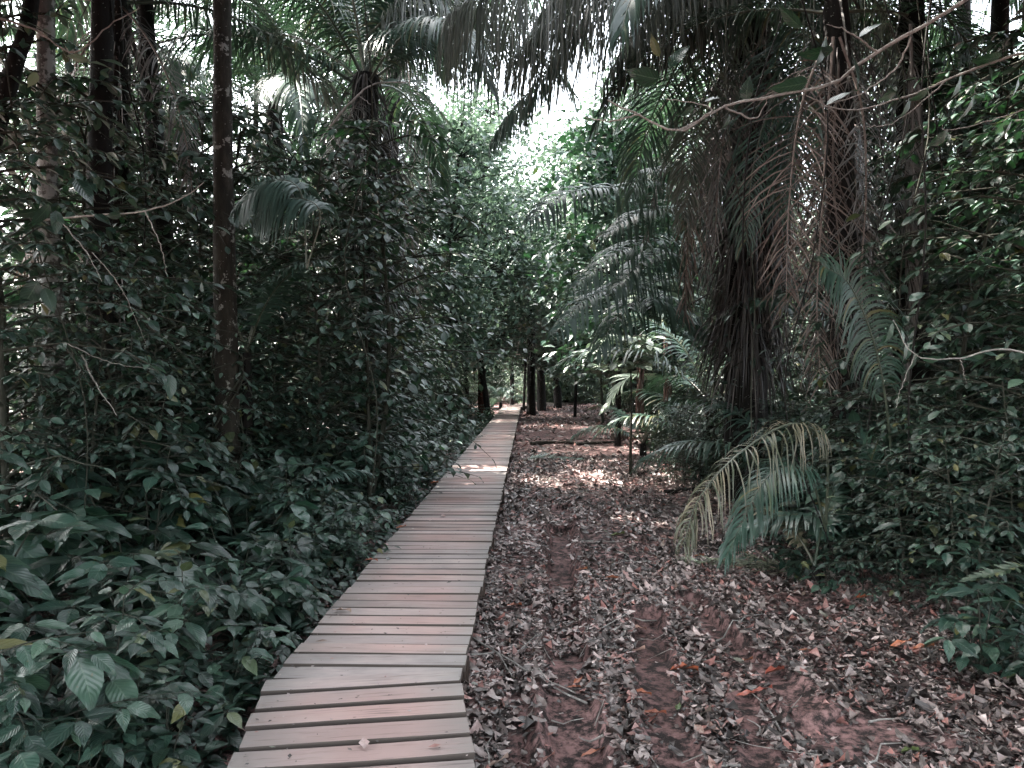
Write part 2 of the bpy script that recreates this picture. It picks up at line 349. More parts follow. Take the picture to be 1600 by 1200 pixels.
# ------------------------------------------------------------------ leaf litter
LT = [leaf_t(3, 2, .5, 'ovate', .25, -.3), leaf_t(3, 2, .34, 'lance', -.15, .3, .2, .5), leaf_t(3, 2, .62, 'obov', .35, .1, .5, -.5), leaf_t(4, 2, .45, 'ovate', .2, -.5, .3, .6), leaf_t(3, 2, .7, 'ovate', .1, .1, .6), leaf_t(2, 2, .9, 'obov', .15, .1, .9), leaf_t(2, 1, .16, 'lance', .1, .2), leaf_t(3, 2, .5, 'acum', .5, -.9, .3, .9)]
def scatter_litter(g, n, x0, x1, y0, y1, s0, s1, dens=None):
    x = RNG.uniform(x0, x1, n); y = RNG.uniform(y0, y1, n)
    keep = RNG.random(n) > rut_mask(x, y)*.985
    keep &= ~((x > -1.26+.02*y) & (x < -.36+.02*y) & (y > 2.4)) | (RNG.random(n) < .3)
    if dens is not None: keep &= RNG.random(n) < dens(x, y)
    keep &= RNG.random(n) < .62+.75*vnoise(x, y, .45, 12)
    x, y = x[keep], y[keep]; n = len(x)
    z = gh(x, y)+RNG.uniform(.002, .03, n)
    a = RNG.uniform(0, 2*np.pi, n); D = np.stack([np.cos(a), np.sin(a), RNG.normal(0, .10, n)], -1)
    U = np.stack([RNG.normal(0, .22, n), RNG.normal(0, .22, n), np.ones(n)], -1); s = RNG.uniform(s0, s1, n)*(.5+.8*RNG.random(n)**2.2)
    r = RNG.random(n)**1.15
    # colour drifts from place to place, as fallen leaves lie in patches
    r = np.clip(r*.72+.35*(vnoise(x, y, .8, 15)-.3), 0, 1); hi = RNG.random(n) < .13; r[hi] = RNG.uniform(.75, 1, hi.sum())
    k = RNG.integers(0, len(LT), n)
    for q in range(len(LT)):
        w = k == q; P = np.stack([x, y, z], -1)[w]; place(g, LT[q], P-D[w]*s[w][:, None]*.5, D[w], U[w], s[w], r[w])
g = Geo()
scatter_litter(g, 70000, -.4, 4.2, 2.3, 7.5, .03, .078)
scatter_litter(g, 46000, -.3, 5.0, 7.5, 16, .05, .10)
scatter_litter(g, 24000, -.5, 7.5, 16, 45, .09, .17)
scatter_litter(g, 6000, -4.5, -1.0, 2.3, 14, .05, .11)
scatter_litter(g, 4000, 3, 9, 3, 16, .07, .13)
mark(g.obj('leaf_litter', M_LIT), kind='stuff', label='grey and brown dead leaves carpeting the red trail soil')
g = Geo()
for k in range(420):
    x = random.uniform(-.3, 4.2); y = 2.4+random.random()**1.4*16; a = random.uniform(0, math.pi); L = random.uniform(.08, .45)
    p0 = np.array([x, y, 0]); d = np.array([math.cos(a), math.sin(a), 0])
    pts = np.array([p0+d*L*t+np.array([random.gauss(0, .015), random.gauss(0, .015), 0]) for t in np.linspace(0, 1, 4)])
    pts[:, 2] = gh(pts[:, 0], pts[:, 1])+.025; tube(g, pts, np.linspace(.004, .0015, 4)*random.uniform(.7, 1.8), 5)
mark(g.obj('twig_litter', B_TWG), kind='stuff', label='thin dry twigs scattered through the fallen leaves')

def fallen(px, py, L, ang, m, label, tm=None, z=0.02, group=None, cat='leaf', zz=None, deck=False):
    p = gpt(px, py, .17 if deck else 0); g = Geo(); zz = .175 if deck else float(gh(p[0], p[1]))+z
    a = math.radians(ang); D = np.array([math.cos(a), math.sin(a), random.uniform(-.03, .12) if not deck else .02])
    t = tm or leaf_t(8, 4, random.uniform(.3, .42), 'lance', random.uniform(.3, .9), random.uniform(-.5, .2), .25, .5)
    place(g, t, -D*L/2+np.array([0, 0, .012]), D, np.array([random.gauss(0, .25), random.gauss(0, .2), 1]), L, random.random())
    o = g.obj('fallen_leaf', m); o.location = (float(p[0]), float(p[1]), zz); mark(o, label, cat, group); return o
for a in [(930, 1170, .16, 35, M_ORG, 'curled dark red fallen leaf in the rut at the bottom edge of the trail'),
          (915, 1203, .11, -60, M_TAN, 'pale oval fallen leaf beside the curled red one at the bottom'),
          (1003, 1090, .10, -15, M_ORG, 'bright orange fallen leaf, upper one of the two right of the rut'),
          (1022, 1115, .13, -35, M_ORG, 'red-orange fallen leaf just below the bright orange one'),
          (1212, 1047, .15, 28, M_ORG, 'long curled red-brown leaf on the dark right side of the trail'),
          (903, 1062, .10, 60, M_ORG, 'upright orange fallen leaf standing in the left rut'),
          (897, 1077, .07, -20, M_ORG, 'small orange fallen leaf below the upright one in the rut'),
          (803, 948, .11, 10, M_ORG, 'orange-brown fallen leaf close beside the boardwalk edge'),
          (958, 908, .13, -8, M_ORG, 'flat orange-red fallen leaf in the middle of the trail'),
          (907, 904, .10, -20, M_ORG, 'orange-red fallen leaf at the head of the left rut'),
          (997, 972, .12, 0, M_TAN, 'broad tan fallen leaf lying beyond the ruts'),
          (962, 1125, .13, 40, M_TAN, 'large pinkish tan fallen leaf between the two ruts'),
          (992, 1015, .12, -20, M_TAN, 'folded pink-brown leaf at the top of the second rut'),
          (1070, 1050, .16, 0, M_ORG, 'slim dull red leaf lying straight across the trail'),
          (1163, 1017, .10, 0, M_ORG, 'small red leaf on bare soil right of the ruts'),
          (1262, 1013, .09, -10, M_ORG, 'short red leaf among grey leaves on the right'),
          (1408, 1017, .13, 5, M_ORG, 'orange leaf, left one of a close pair on the dark right side'),
          (1443, 1020, .13, -5, M_ORG, 'orange leaf, right one of a close pair on the dark right side'),
          (1172, 1085, .14, 5, M_ORG, 'dull red leaf at the lower right of the bare soil'),
          (1192, 1093, .11, 12, M_ORG, 'tan-orange leaf right beside the dull red one'),
          (1350, 935, .16, 10, M_ORG, 'orange-brown leaf under the right-hand shrubs'),
          (1160, 862, .12, 0, M_ORG, 'orange fallen leaf at the root of the arching yellow frond'),
          (1092, 872, .14, 30, M_ORG, 'orange leaf touching the tip of the arching yellow frond'),
          (1425, 1182, .10, 20, M_GRL, 'yellow-green fallen leaf at the bottom right'),
          (1060, 1105, .07, 70, M_GRL, 'small bright green leaf on the litter of the trail'),
          (963, 842, .15, 0, M_GRL, 'dark green fallen leaf on the sunny stretch of trail'),
          (773, 1188, .12, 20, M_TAN, 'pinkish tan leaf at the bottom edge beside the boardwalk')]:
    fallen(*a[:5], a[5])
for a in [(532, 958, .13, 0, M_TAN, 'flat pinkish leaf lying on the left end of a boardwalk plank'),
          (580, 878, .10, 10, M_ORG, 'small dark red leaf on the left edge of the boardwalk'),
          (626, 828, .09, 10, M_ORG, 'tiny red leaf farther along on the left edge of the boardwalk'),
          (678, 757, .12, -10, M_ORG, 'dark brown leaf on the boardwalk by its left edge, near the bend of shrubs')]:
    fallen(*a[:5], a[5], deck=True)

# ------------------------------------------------------------------ boardwalk
TOP = .17
bw = thing('boardwalk', 'long narrow plank boardwalk of weathered pinkish grey timber beside the trail', 'boardwalk', (-.7, 3.7, 0))
def deck_part(sections):
    out = []
    for (c0, c1, wid) in sections:
        g = Geo(); c0 = np.array(c0); c1 = np.array(c1); L = np.linalg.norm(c1-c0); d = (c1-c0)/L; s = np.array([d[1], -d[0]])
        y = 0.
        while y < L:
            big = c0[1] < 3.5
            pw = random.uniform(.138, .148); gap = random.uniform(.014, .027) if not big else random.uniform(.026, .042)
            cc = c0+d*(y+pw/2); rot = random.gauss(0, .0035); dd = np.array([d[0]-s[0]*rot, d[1]-s[1]*rot]); ss = np.array([s[0]+d[0]*rot, s[1]+d[1]*rot])
            lx = -wid/2-random.uniform(-.004, .012); rx = wid/2+random.uniform(-.004, .012)
            nseg = 10; xs_ = np.linspace(lx, rx, nseg); ch = .003; th = .034; h = pw/2
            pr = [(-h, -th), (-h, -ch), (-h+ch, 0), (-h*.3, .0006), (h*.3, .0006), (h-ch, 0), (h, -ch), (h, -th)]
            tz = TOP+random.gauss(0, .0025); tilt = random.gauss(0, .004); bow = random.gauss(0, .002); r = random.random(); rollz = random.gauss(0, .012)
            V = []; UV = []
            for q, xx in enumerate(xs_):
                for (a, b) in pr:
                    wv = .0012*math.sin(xx*9+r*50)*(1 if abs(a) > h*.8 else 0)
                    P2 = cc+ss*xx+dd*(a+wv); V.append((P2[0]+.7, P2[1]-3.7, tz+b+tilt*xx+bow*(xx*xx*4)+rollz*a)); UV.append((xx, a+b))
            m_ = len(pr); F = []
            for q in range(nseg-1):
                for k in range(m_): F.append((q*m_+k, q*m_+(k+1) % m_, (q+1)*m_+(k+1) % m_, (q+1)*m_+k))
            g.add(V, F, UV, r)
            g.add(V[:m_], [list(range(m_))[::-1]], UV[:m_], r); g.add(V[-m_:], [list(range(m_))], UV[-m_:], r)
            y += pw+gap
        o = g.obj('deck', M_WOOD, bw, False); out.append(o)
    return out
cl = lambda d: (-.776+.02*d)
A0 = (cl(3.70), 3.70); SEC = [((-.47, 2.0), (cl(3.70)-.008, 3.66), .905), (A0, (cl(38.5), 38.5), .905), ((cl(38.5)+.05, 38.62), (cl(38.5)+1.5, 45.5), .93)]
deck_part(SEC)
for (c0, c1, wid) in SEC:
    c0 = np.array(c0); c1 = np.array(c1); d = nrm(c1-c0); s = np.array([d[1], -d[0]]); L = np.linalg.norm(c1-c0)
    for sd in (-1, 1):
        g = Geo(); o0 = c0+s*sd*(wid/2-.06); o1 = c1+s*sd*(wid/2-.06)
        V = []
        for P2 in (o0, o1):
            for a, b in ((-.025, 0.), (.025, 0.), (.025, -.11), (-.025, -.11)):
                V.append((P2[0]+s[0]*a+.7, P2[1]+s[1]*a-3.7, TOP-.04+b))
        g.add(V, [(0, 1, 5, 4), (1, 2, 6, 5), (2, 3, 7, 6), (3, 0, 4, 7), (0, 3, 2, 1), (4, 5, 6, 7)], None, .3); g.obj('stringer', M_BEAM, bw, False)
        k = .4
        while k < L and c0[1]+k < 22:
            P2 = o0+d*k; g = Geo(); x0, y0 = P2[0]+.7+s[0]*sd*.05, P2[1]-3.7
            V = [(x0+a, y0+b, c) for c in (-.12, TOP-.05) for a, b in ((-.022, -.04), (.022, -.04), (.022, .04), (-.022, .04))]
            g.add(V, [(0, 1, 5, 4), (1, 2, 6, 5), (2, 3, 7, 6), (3, 0, 4, 7), (0, 3, 2, 1), (4, 5, 6, 7)], None, .3); g.obj('post', M_BEAM, bw, False)
            k += 1.55

g = Geo(); n = 420; y = 2.4+RNG.random(n)**1.5*22; x = cl(y)+np.where(RNG.random(n) < .5, RNG.uniform(-.45, .45, n), -.44+RNG.random(n)**2*.25); a = RNG.uniform(0, 6.28, n)
x = x+np.clip(3.7-y, 0, 2)*.13
D = np.stack([np.cos(a), np.sin(a), np.zeros(n)], -1); place(g, leaf_t(2, 2, .6, 'obov', .2, -.2), np.stack([x, y, np.full(n, TOP+.008)], -1), D, np.stack([RNG.normal(0, .1, n), RNG.normal(0, .1, n), np.ones(n)], -1), RNG.uniform(.008, .03, n)*(1+2.2*(RNG.random(n) > .86)))
mark(g.obj('leaf_crumbs', M_LIT), kind='stuff', label='crumbs of dry leaf and dirt scattered over the boardwalk planks')

# ------------------------------------------------------------------ plant generators
def plant_meshes(kind, seed, H, nb, blen, lsz, tms, m, stemr=.012, h0=.15, leaf_n=7, twigs=2, droop=.25, flat=.8, bare=.25, up=.5, mstem=None, mats=None):
    """one woody plant: curved stem, branches, twigs, alternate leaves"""
    rs = np.random.RandomState(seed); gs = Geo(); gl = Geo()
    P = []; D = []; U = []; SZ = []
    def run(path, n, s):
        K = len(path); T = nrm(np.gradient(path, axis=0))
        ts = np.linspace(bare, 1, n)
        for q, t in enumerate(ts):
            i = min(int(t*(K-1)), K-1); b = path[i]; tt = T[i]; sgn = 1 if q % 2 else -1
            side = np.array([-tt[1], tt[0], 0]); side = side/max(np.linalg.norm(side), .05)
            d = tt*(.55 if q < n-1 else 1.2)+side*sgn*rs.uniform(.6, 1.2)*(1 if q < n-1 else .1)+rs.normal(0, .18, 3)
            d[2] = d[2]*.6-droop*rs.uniform(.2, 1.4)
            P.append(b); D.append(d); U.append(np.array([0, 0, 1.])*flat+rs.normal(0, .33, 3)*(1.1-flat*.5)); SZ.append(s*rs.uniform(.6, 1.15))
    z = np.linspace(0, 1, 9); wob = rs.normal(0, .05*H, 2); wob2 = rs.normal(0, .03*H, 2)
    stem = np.stack([wob[0]*z**2+wob2[0]*np.sin(z*5), wob[1]*z**2+wob2[1]*np.sin(z*4), z*H-.05], -1)
    tube(gs, stem, stemr*(1-.75*z), 7, rough=.08)
    run(stem[-3:], 4, lsz)
    az = rs.uniform(0, 6.28)
    for b in range(nb):
        f = h0+(1-h0)*(b+rs.random())/nb; i = f*8; i0 = min(int(i), 7); base = stem[i0]*(1-(i-i0))+stem[i0+1]*(i-i0)
        az += 2.4+rs.normal(0, .4); L = blen*(.35+.9*rs.random())*(1.1-.4*abs(f-.45)*2)
        out = np.array([math.cos(az), math.sin(az), 0]); t = np.linspace(0, 1, 6)[:, None]
        e = up*rs.uniform(.5, 1.3); path = base+out*L*t+np.array([0, 0, 1])*L*(e*t-(e*.5+droop*.7)*t*t)+rs.normal(0, .02*L, (6, 3))*t
        tube(gs, path, np.linspace(stemr*.42, stemr*.12, 6), 5)
        run(path, leaf_n, lsz)
        for k in range(twigs):
            q = rs.randint(1, 5); sg = 1 if k % 2 else -1; dirn = nrm(path[min(q+1, 5)]-path[q]); sd = np.array([-dirn[1], dirn[0], 0])
            L2 = L*rs.uniform(.35, .6); t2 = np.linspace(0, 1, 4)[:, None]
            p2 = path[q]+(dirn*.7+sd*sg*.8+np.array([0, 0, rs.normal(.05, .25)]))*L2*t2-np.array([0, 0, 1])*droop*L2*t2*t2*.6
            tube(gs, p2, np.linspace(stemr*.22, stemr*.08, 4), 4); run(p2, max(3, int(leaf_n*.7)), lsz*.92)
    P = np.array(P); D = np.array(D); U = np.array(U); SZ = np.array(SZ); k = rs.randint(0, len(tms), len(P))
    D = nrm(D)
    for q, tm in enumerate(tms):
        w = k == q
        if w.any(): place(gl, tm, P[w]+D[w]*SZ[w][:, None]*.08, D[w], U[w], SZ[w])
    return gs.mesh('stem', mstem or B_STM), gl.mesh('foliage', m)
def rosette_meshes(seed, n, H, lsz, m, tms=HI):
    """low plant: several thin stems each ending in a whorl of drooping leaves"""
    rs = np.random.RandomState(seed); gs = Geo(); gl = Geo(); P = []; D = []; U = []; SZ = []
    for a in range(n):
        az = a*2.4+rs.normal(0, .5); rr = H*rs.uniform(.1, .65); h = H*rs.uniform(.45, 1.05); t = np.linspace(0, 1, 6)[:, None]
        path = np.array([math.cos(az), math.sin(az), 0])*rr*t**1.5+np.array([0, 0, h])*t-np.array([0, 0, .04]); tube(gs, path, np.linspace(.006, .003, 6), 5)
        for lev in (1., .72, .5):
            i = int(lev*5); nl = rs.randint(3, 6) if lev == 1. else 2; o = rs.uniform(0, 6.28)
            for q in range(nl):
                aa = o+q*6.283/nl+rs.normal(0, .25); d = np.array([math.cos(aa), math.sin(aa), rs.uniform(-.5, .12)])
                P.append(path[i]); D.append(d); U.append(np.array([0, 0, 1])+rs.normal(0, .18, 3)); SZ.append(lsz*rs.uniform(.6, 1.2)*(1 if lev == 1. else .85))
    P = np.array(P); D = nrm(D); U = np.array(U); SZ = np.array(SZ); k = rs.randint(0, len(tms), len(P))
    pet = Geo()
    for i in range(len(P)): tube(gs, [P[i], P[i]+D[i]*SZ[i]*.14], [.0022, .0016], 4)
    for q, tm in enumerate(tms):
        w = k == q
        if w.any(): place(gl, tm, P[w]+D[w]*SZ[w][:, None]*.12, D[w], U[w], SZ[w])
    return gs.mesh('stem', B_STM), gl.mesh('foliage', m)

def frond_geo(gr, gl, path, nl, L, w=.03, droop=.35, fwd=(.35, 1.2), lift=.15, start=.12, rr=.014, up=(0, 0, 1), jit=.12, seg=4, miss=0., bend=.15, tipk=.3, side=None):
    P = np.asarray(path, float); K = len(P); T = nrm(np.gradient(P, axis=0))
    tube(gr, P, np.linspace(rr, rr*.2, K), 6)
    ts = np.linspace(start, .995, nl); idx = ts*(K-1); i0 = np.minimum(idx.astype(int), K-2); f = (idx-i0)[:, None]
    B = P[i0]*(1-f)+P[i0+1]*f; TT = nrm(T[i0]*(1-f)+T[i0+1]*f); up = np.array(up, float)
    u = (ts-start)/(1-start); prof = np.minimum(1, .45+2.6*u)*(1-(1-tipk)*u**2.2)
    for sg in ((-1, 1) if side is None else (side,)):
        Sd = nrm(np.cross(TT, up)); Uv = np.cross(Sd, TT); n = nl
        a = (fwd[0]+(fwd[1]-fwd[0])*u+RNG.normal(0, jit*.6, n))[:, None]
        d = nrm(sg*Sd*np.cos(a)+TT*np.sin(a)+Uv*(lift+RNG.normal(0, jit, n))[:, None])
        LL = L*prof*RNG.uniform(.88, 1.06, n); cur = B.copy(); wv = nrm(TT-d*(TT*d).sum(1, keepdims=True)); pts = []
        keep = RNG.random(n) >= miss
        wp = np.interp(np.linspace(0, 1, seg+1), [0, .2, .6, 1], [.45, 1, .8, .06])
        for q in range(seg+1):
            W2 = nrm(wv-d*(wv*d).sum(1, keepdims=True))*(w*.5*wp[q])
            pts.append(np.stack([cur-W2, cur+W2], 1)); cur = cur+d*(LL/seg)[:, None]
            d = nrm(d+np.array([0, 0, -1.])*droop+RNG.normal(0, bend*.25, (n, 3)))
        V = np.stack(pts, 1)[keep]; n = len(V)   # n, seg+1, 2, 3
        if n == 0: continue
        b = (np.arange(n)*(seg+1)*2)[:, None]; q = np.arange(seg)[None]*2
        F = np.stack([b+q, b+q+1, b+q+3, b+q+2], -1).reshape(-1, 4)
        uvv = np.stack(np.broadcast_arrays(np.array([0., 1.])[None, None], np.linspace(0, 1, seg+1)[None, :, None], ), -1); uvv = np.broadcast_to(uvv, (n, seg+1, 2, 2))
        gl.add(V, F, uvv, np.repeat(np.clip(RNG.normal(.5, .22, n), 0, .98), (seg+1)*2))
def arch(L, e0, e1, k=22, pw=1.3, az=0.0, side=0.0):
    """rachis path in the XZ plane: starts at elevation e0, ends at e1 (degrees)"""
    t = np.linspace(0, 1, k); e = np.radians(e0+(e1-e0)*t**pw); ds = L/(k-1)
    x = np.concatenate([[0], np.cumsum(np.cos(e[:-1])*ds)]); z = np.concatenate([[0], np.cumsum(np.sin(e[:-1])*ds)])
    y = side*t*t*L
    c, s = math.cos(az), math.sin(az); return np.stack([x*c-y*s, x*s+y*c, z], -1)
def frond_mesh(path, m, mr=None, **kw):
    gr = Geo(); gl = Geo(); frond_geo(gr, gl, path, **kw); return gr.mesh('rachis', mr or M_RACH), gl.mesh('leaflets', m)
def join_frond(parent, meshes, loc=(0, 0, 0), rot=(0, 0, 0), sc=1.0, name='frond', label=None):
    r = part(name, meshes[1], parent, loc, rot, sc); q = part('rachis', meshes[0], r)
    if label: r['label'] = label
    return r

# ------------------------------------------------------------------ placing copies
def put(pr, name, label, cat, x, y, sc, group, rz=None, z=None, tilt=0.):
    t = thing(name, label, cat, (x, y, float(gh(x, y)) if z is None else z), random.uniform(0, 6.28) if rz is None else rz, group, sc)
    if tilt: t.rotation_euler = (random.gauss(0, tilt), random.gauss(0, tilt), t.rotation_euler[2])
    part('stem', pr[0], t); part('foliage', pr[1], t); return t

ROS = [rosette_meshes(11+k, 6+k % 3, .62, .185, (M_MD, M_DK, M_MD, M_MD)[k % 4]) for k in range(5)]
LOW = [plant_meshes('low', 40+k, .75, 9, .5, .125, HI[:3], (M_MD, M_DK)[k % 2], .008, .25, 6, 1, .2, .9) for k in range(4)]
SHR = [plant_meshes('shrub', 60+k, 1.9, 26, .95, .10, MID, (M_DK, M_MD, M_MD)[k % 3], .02, .08, 9, 3, .25, .8) for k in range(4)]
SAP = [plant_meshes('sap', 80+k, 4.6, 52, 1.35, .15, MID, (M_MD, M_DK, M_MD)[k % 3], .035, .12, 10, 3, .3, .8) for k in range(4)]
FSH = [plant_meshes('fsh', 100+k, 3.4, 60, 1.35, .15, [LO3], (M_FAR, M_DK, M_LT)[k % 3], .03, .04, 10, 4, .25, .7) for k in range(3)]  # lightest leaf colour makes up for light lost to shading

BIG = [plant_meshes('big', 140+k, 4.6, 34, 1.35, .21, HI[:3], M_MD, .032, .1, 8, 2, .3, .9) for k in range(3)]
# --- low plants on the left
LBL_ROS = ['whorl-leaved', 'long-stalked drooping', 'dark glossy whorled', 'grey-green whorled', 'spreading broad-leaved']
def band(y): return 'in the foreground' if y < 4.2 else ('halfway along the near boardwalk' if y < 9 else 'farther back')
cnt = 0
def left_low(x, y, sc, k=None):
    global cnt
    cnt += 1; k = (cnt % 9 if y > 5.5 or cnt % 4 == 0 else cnt % 5) if k is None else k
    if k < 5:
        put(ROS[k], 'undergrowth_plant', f'{LBL_ROS[k]} undergrowth plant {band(y)}, left of the boardwalk', 'plant', x, y, sc, f'{LBL_ROS[k]} plants {band(y)} left of the boardwalk', tilt=.08)
    else:
        a = ('bushy mid-green', 'bushy dark', 'thin-twigged mid-green', 'thin-twigged dark')[k-5]
        put(LOW[k-5], 'undergrowth_plant', f'{a} undergrowth plant {band(y)}, left of the boardwalk', 'plant', x, y, sc, f'{a} plants {band(y)} left of the boardwalk', tilt=.08)
rr = random.Random(5)
for row in range(400):
    y = 2.3+rr.random()**1.5*17; dist = .10+rr.random()**1.35*(2.2+.14*y); x = -1.24+.02*y-.10-dist
    if y < 2.7 and x > -1.6: continue
    if row % 2 and y > 12: continue
    if y < 6 and dist > .7 and rr.random() < .55: continue
    if cnt > 200: break
    h = (.36+.42*dist)*rr.uniform(.8, 1.15); left_low(x, y, min(h, 1.05)/.66)
for q in range(46):
    y = 9.5+rr.random()*24; x = -1.24+.02*y-.2-rr.random()*1.1; k = q % 9
    left_low(x, y, rr.uniform(.6, 1.25), k)
# creeping cover close along the deck and under everything
def cover(name, label, region, n, s0, s1, m, h=.12, tms=None):
    g = Geo(); x, y = region(n); n = len(x); z = gh(x, y)+RNG.uniform(.0, 1, n)**1.5*h
    a = RNG.uniform(0, 6.28, n); D = np.stack([np.cos(a), np.sin(a), RNG.uniform(-.4, .2, n)], -1); U = np.stack([RNG.normal(0, .3, n), RNG.normal(0, .3, n), np.ones(n)], -1)
    tms = tms or [MID[0], MID[1]]
    k = RNG.integers(0, len(tms), n); s = RNG.uniform(s0, s1, n)
    for q, t in enumerate(tms): w = k == q; place(g, t, np.stack([x, y, z], -1)[w], D[w], U[w], s[w])
    mark(g.obj(name, m), kind='stuff', label=label)
def reg_l(n):
    y = 2.2+RNG.random(n)**1.3*30; x = -1.30+.02*y-RNG.random(n)**1.8*3.2; k = (vnoise(x, y, .6, 21) > .22) & ((y > 6) | (x > -1.75) | (RNG.random(n) < .3)); return x[k], y[k]
cover('creeping_cover', 'small creeping leaves covering the soil left of the boardwalk', reg_l, 14000, .05, .12, M_DK, .2)  # dark leaf colour stands in for shade beneath the plants
def reg_r(n):
    y = 5.2+RNG.random(n)*26; x = 3.0+.03*y+RNG.random(n)**1.2*3.2+(vnoise(y, y, 1.5, 3)-.5)*.8; k = vnoise(x, y, .6, 22) > .4; return x[k], y[k]
cover('creeping_cover', 'small creeping leaves covering the soil under the right-hand palms', reg_r, 6000, .05, .11, M_DK, .25)

# --- shrubs, left wall
def shrub(x, y, k, sc, side, where):
    a = ('dense dark', 'leafy mid-green', 'loose mid-green', 'twiggy dark')[k]
    put(SHR[k], 'shrub', f'{a} shrub {where}', 'shrub', x, y, sc, f'{a} shrubs {where}')
def sapling(x, y, k, sc, where, pr=None):
    a = ('slender mid-green', 'slender dark', 'spreading mid-green', 'spreading')[k]
    put(SAP[k], 'sapling', f'{a} sapling {where}', 'sapling', x, y, sc, f'{a} saplings {where}')
def farbush(x, y, k, sc, where):
    a = ('small-leaved', 'dark small-leaved', 'thick small-leaved')[k]
    put(FSH[k], 'forest_bush', f'{a} bush {where}', 'bush', x, y, sc, f'{a} bushes {where}')
rr = random.Random(11)
for q in range(52):
    y = 5.5+rr.random()*16; x = -1.25-.9-rr.random()*3.2+.02*y
    if y > 11: x -= .35
    if y < 8: x -= 1.2
    shrub(x, y, q % 4, rr.uniform(.75, 1.15), 0, 'in the thicket left of the boardwalk')
for q in range(30):
    y = 7.5+rr.random()*15; x = -3.2-rr.random()*5.5-(0 if y > 10 else .7)
    sapling(x, y, q % 4, rr.uniform(.75, 1.25), 'in the thicket left of the boardwalk')
for q in range(58):
    y = 12+rr.random()*22; x = -2.9-rr.random()**1.1*12
    farbush(x, y, q % 3, rr.uniform(.8, 1.5), 'deep in the left thicket')
for q in range(16):
    y = 16+rr.random()*20; x = -.75-1.9-rr.random()*1.5+.02*y
    farbush(x, y, q % 3, rr.uniform(.6, 1.0), 'close beside the far boardwalk')
rr2 = random.Random(79)
for q in range(26):
    px = rr2.uniform(1060, 1260); d = 11.2+rr2.random()*3.2-(px-1060)/200*2.0; shrub((px-800)/FPX*d, d, q % 4, rr2.uniform(.5, .72), 0, 'at the foot of the massive palm')
for q in range(16):
    px = rr2.uniform(1015, 1090); d = 16.5+rr2.random()*9; farbush((px-800)/FPX*d, d, q % 3, rr2.uniform(.4, .65), 'closing in on the right of the trail, middle distance')
rr2 = random.Random(78)
for q, (x, y) in enumerate([(2.35, 5.75), (2.62, 5.7), (2.3, 6.25), (2.75, 6.0), (2.5, 6.5), (2.1, 6.3)]):
    put(LOW[q % 4] if q % 2 else ROS[q % 5], 'undergrowth_plant', 'small leafy plant at the foot of the arching yellow frond', 'plant', x, y, .62, 'small plants at the foot of the arching yellow frond')
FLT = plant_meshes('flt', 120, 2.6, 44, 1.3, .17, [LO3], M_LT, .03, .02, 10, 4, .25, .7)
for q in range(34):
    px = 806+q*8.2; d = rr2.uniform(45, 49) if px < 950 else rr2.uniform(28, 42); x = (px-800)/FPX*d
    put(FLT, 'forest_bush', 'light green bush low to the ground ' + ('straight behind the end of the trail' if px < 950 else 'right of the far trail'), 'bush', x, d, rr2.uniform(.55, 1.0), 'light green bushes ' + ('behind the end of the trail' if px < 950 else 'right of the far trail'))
for q in range(24):
    y = 46.5+rr2.random()*7; x = -5+q*.62+rr2.random()*.5; farbush(x, y, q % 3, rr2.uniform(.45, .85), 'closing off the far end of the trail')
for q in range(20):
    y = 24+rr2.random()*20; x = 4.3+.05*(y-24)+rr2.random()*3.5; farbush(x, y, q % 3, rr2.uniform(.4, .75), 'along the right side of the far trail')
for q in range(12):
    y = 34+rr2.random()*12; x = -2.0-rr2.random()*2.2; farbush(x, y, q % 3, rr2.uniform(.35, .7), 'left of the far boardwalk end')
for q in range(22):
    px = rr2.uniform(1320, 1500); d = 6.7-(px-1320)/180*1.0+rr2.uniform(-.1, .6); k = q % 4; a = ('bushy mid-green', 'bushy dark', 'thin-twigged mid-green', 'thin-twigged dark')[k]
    put(LOW[k], 'undergrowth_plant', f'{a} undergrowth plant in the bank at the right', 'plant', (px-800)/FPX*d, d, rr2.uniform(1.0, 1.7), f'{a} plants in the bank at the right')
rr2 = random.Random(77)
for q, (x, y, sc_, w) in enumerate([(-1.75, 9.4, .9, 'left'), (-3.9, 9.6, 1.1, 'left'), (-2.7, 12.6, 1.0, 'left'), (-4.3, 7.4, 1.0, 'left'), (-2.6, 14.5, 1.2, 'left'), (-5.0, 9.5, 1.1, 'left'), (3.7, 8.6, .7, 'right'), (4.7, 7.0, .85, 'right'), (4.1, 5.6, .7, 'right'), (5.2, 8.4, 1.1, 'right')]):
    a = ('upright', 'leaning', 'open-branched')[q % 3]; put(BIG[q % 3], 'broad_leaf_sapling', f'{a} sapling with large pointed leaves, {w} of the trail', 'sapling', x, y, sc_, f'{a} large-leaved saplings {w} of the trail')
for q in range(16):
    px, d = rr2.choice([(rr2.uniform(90, 700), rr2.uniform(5.5, 10)), (rr2.uniform(1080, 1560), rr2.uniform(5.5, 9))]); x = (px-800)/FPX*d; g = Geo(); w = 'left thicket' if px < 800 else 'right-hand palms'
    P = np.array([[rr2.gauss(0, .12), rr2.gauss(0, .12), z] for z in np.linspace(.2, 7.5, 7)]); P[:, 0] += np.linspace(0, rr2.gauss(0, .6), 7); tube(g, spline(P, 30), rr2.uniform(.003, .008), 5, rough=.15)
    o = g.obj('liana', B_DRK if q % 2 else B_STM); o.location = (x, d, 0); mark(o, f"thin {'dark' if q % 2 else 'greenish'} liana hanging among the {w}", 'liana', f"{'dark' if q % 2 else 'greenish'} lianas in the {w}")
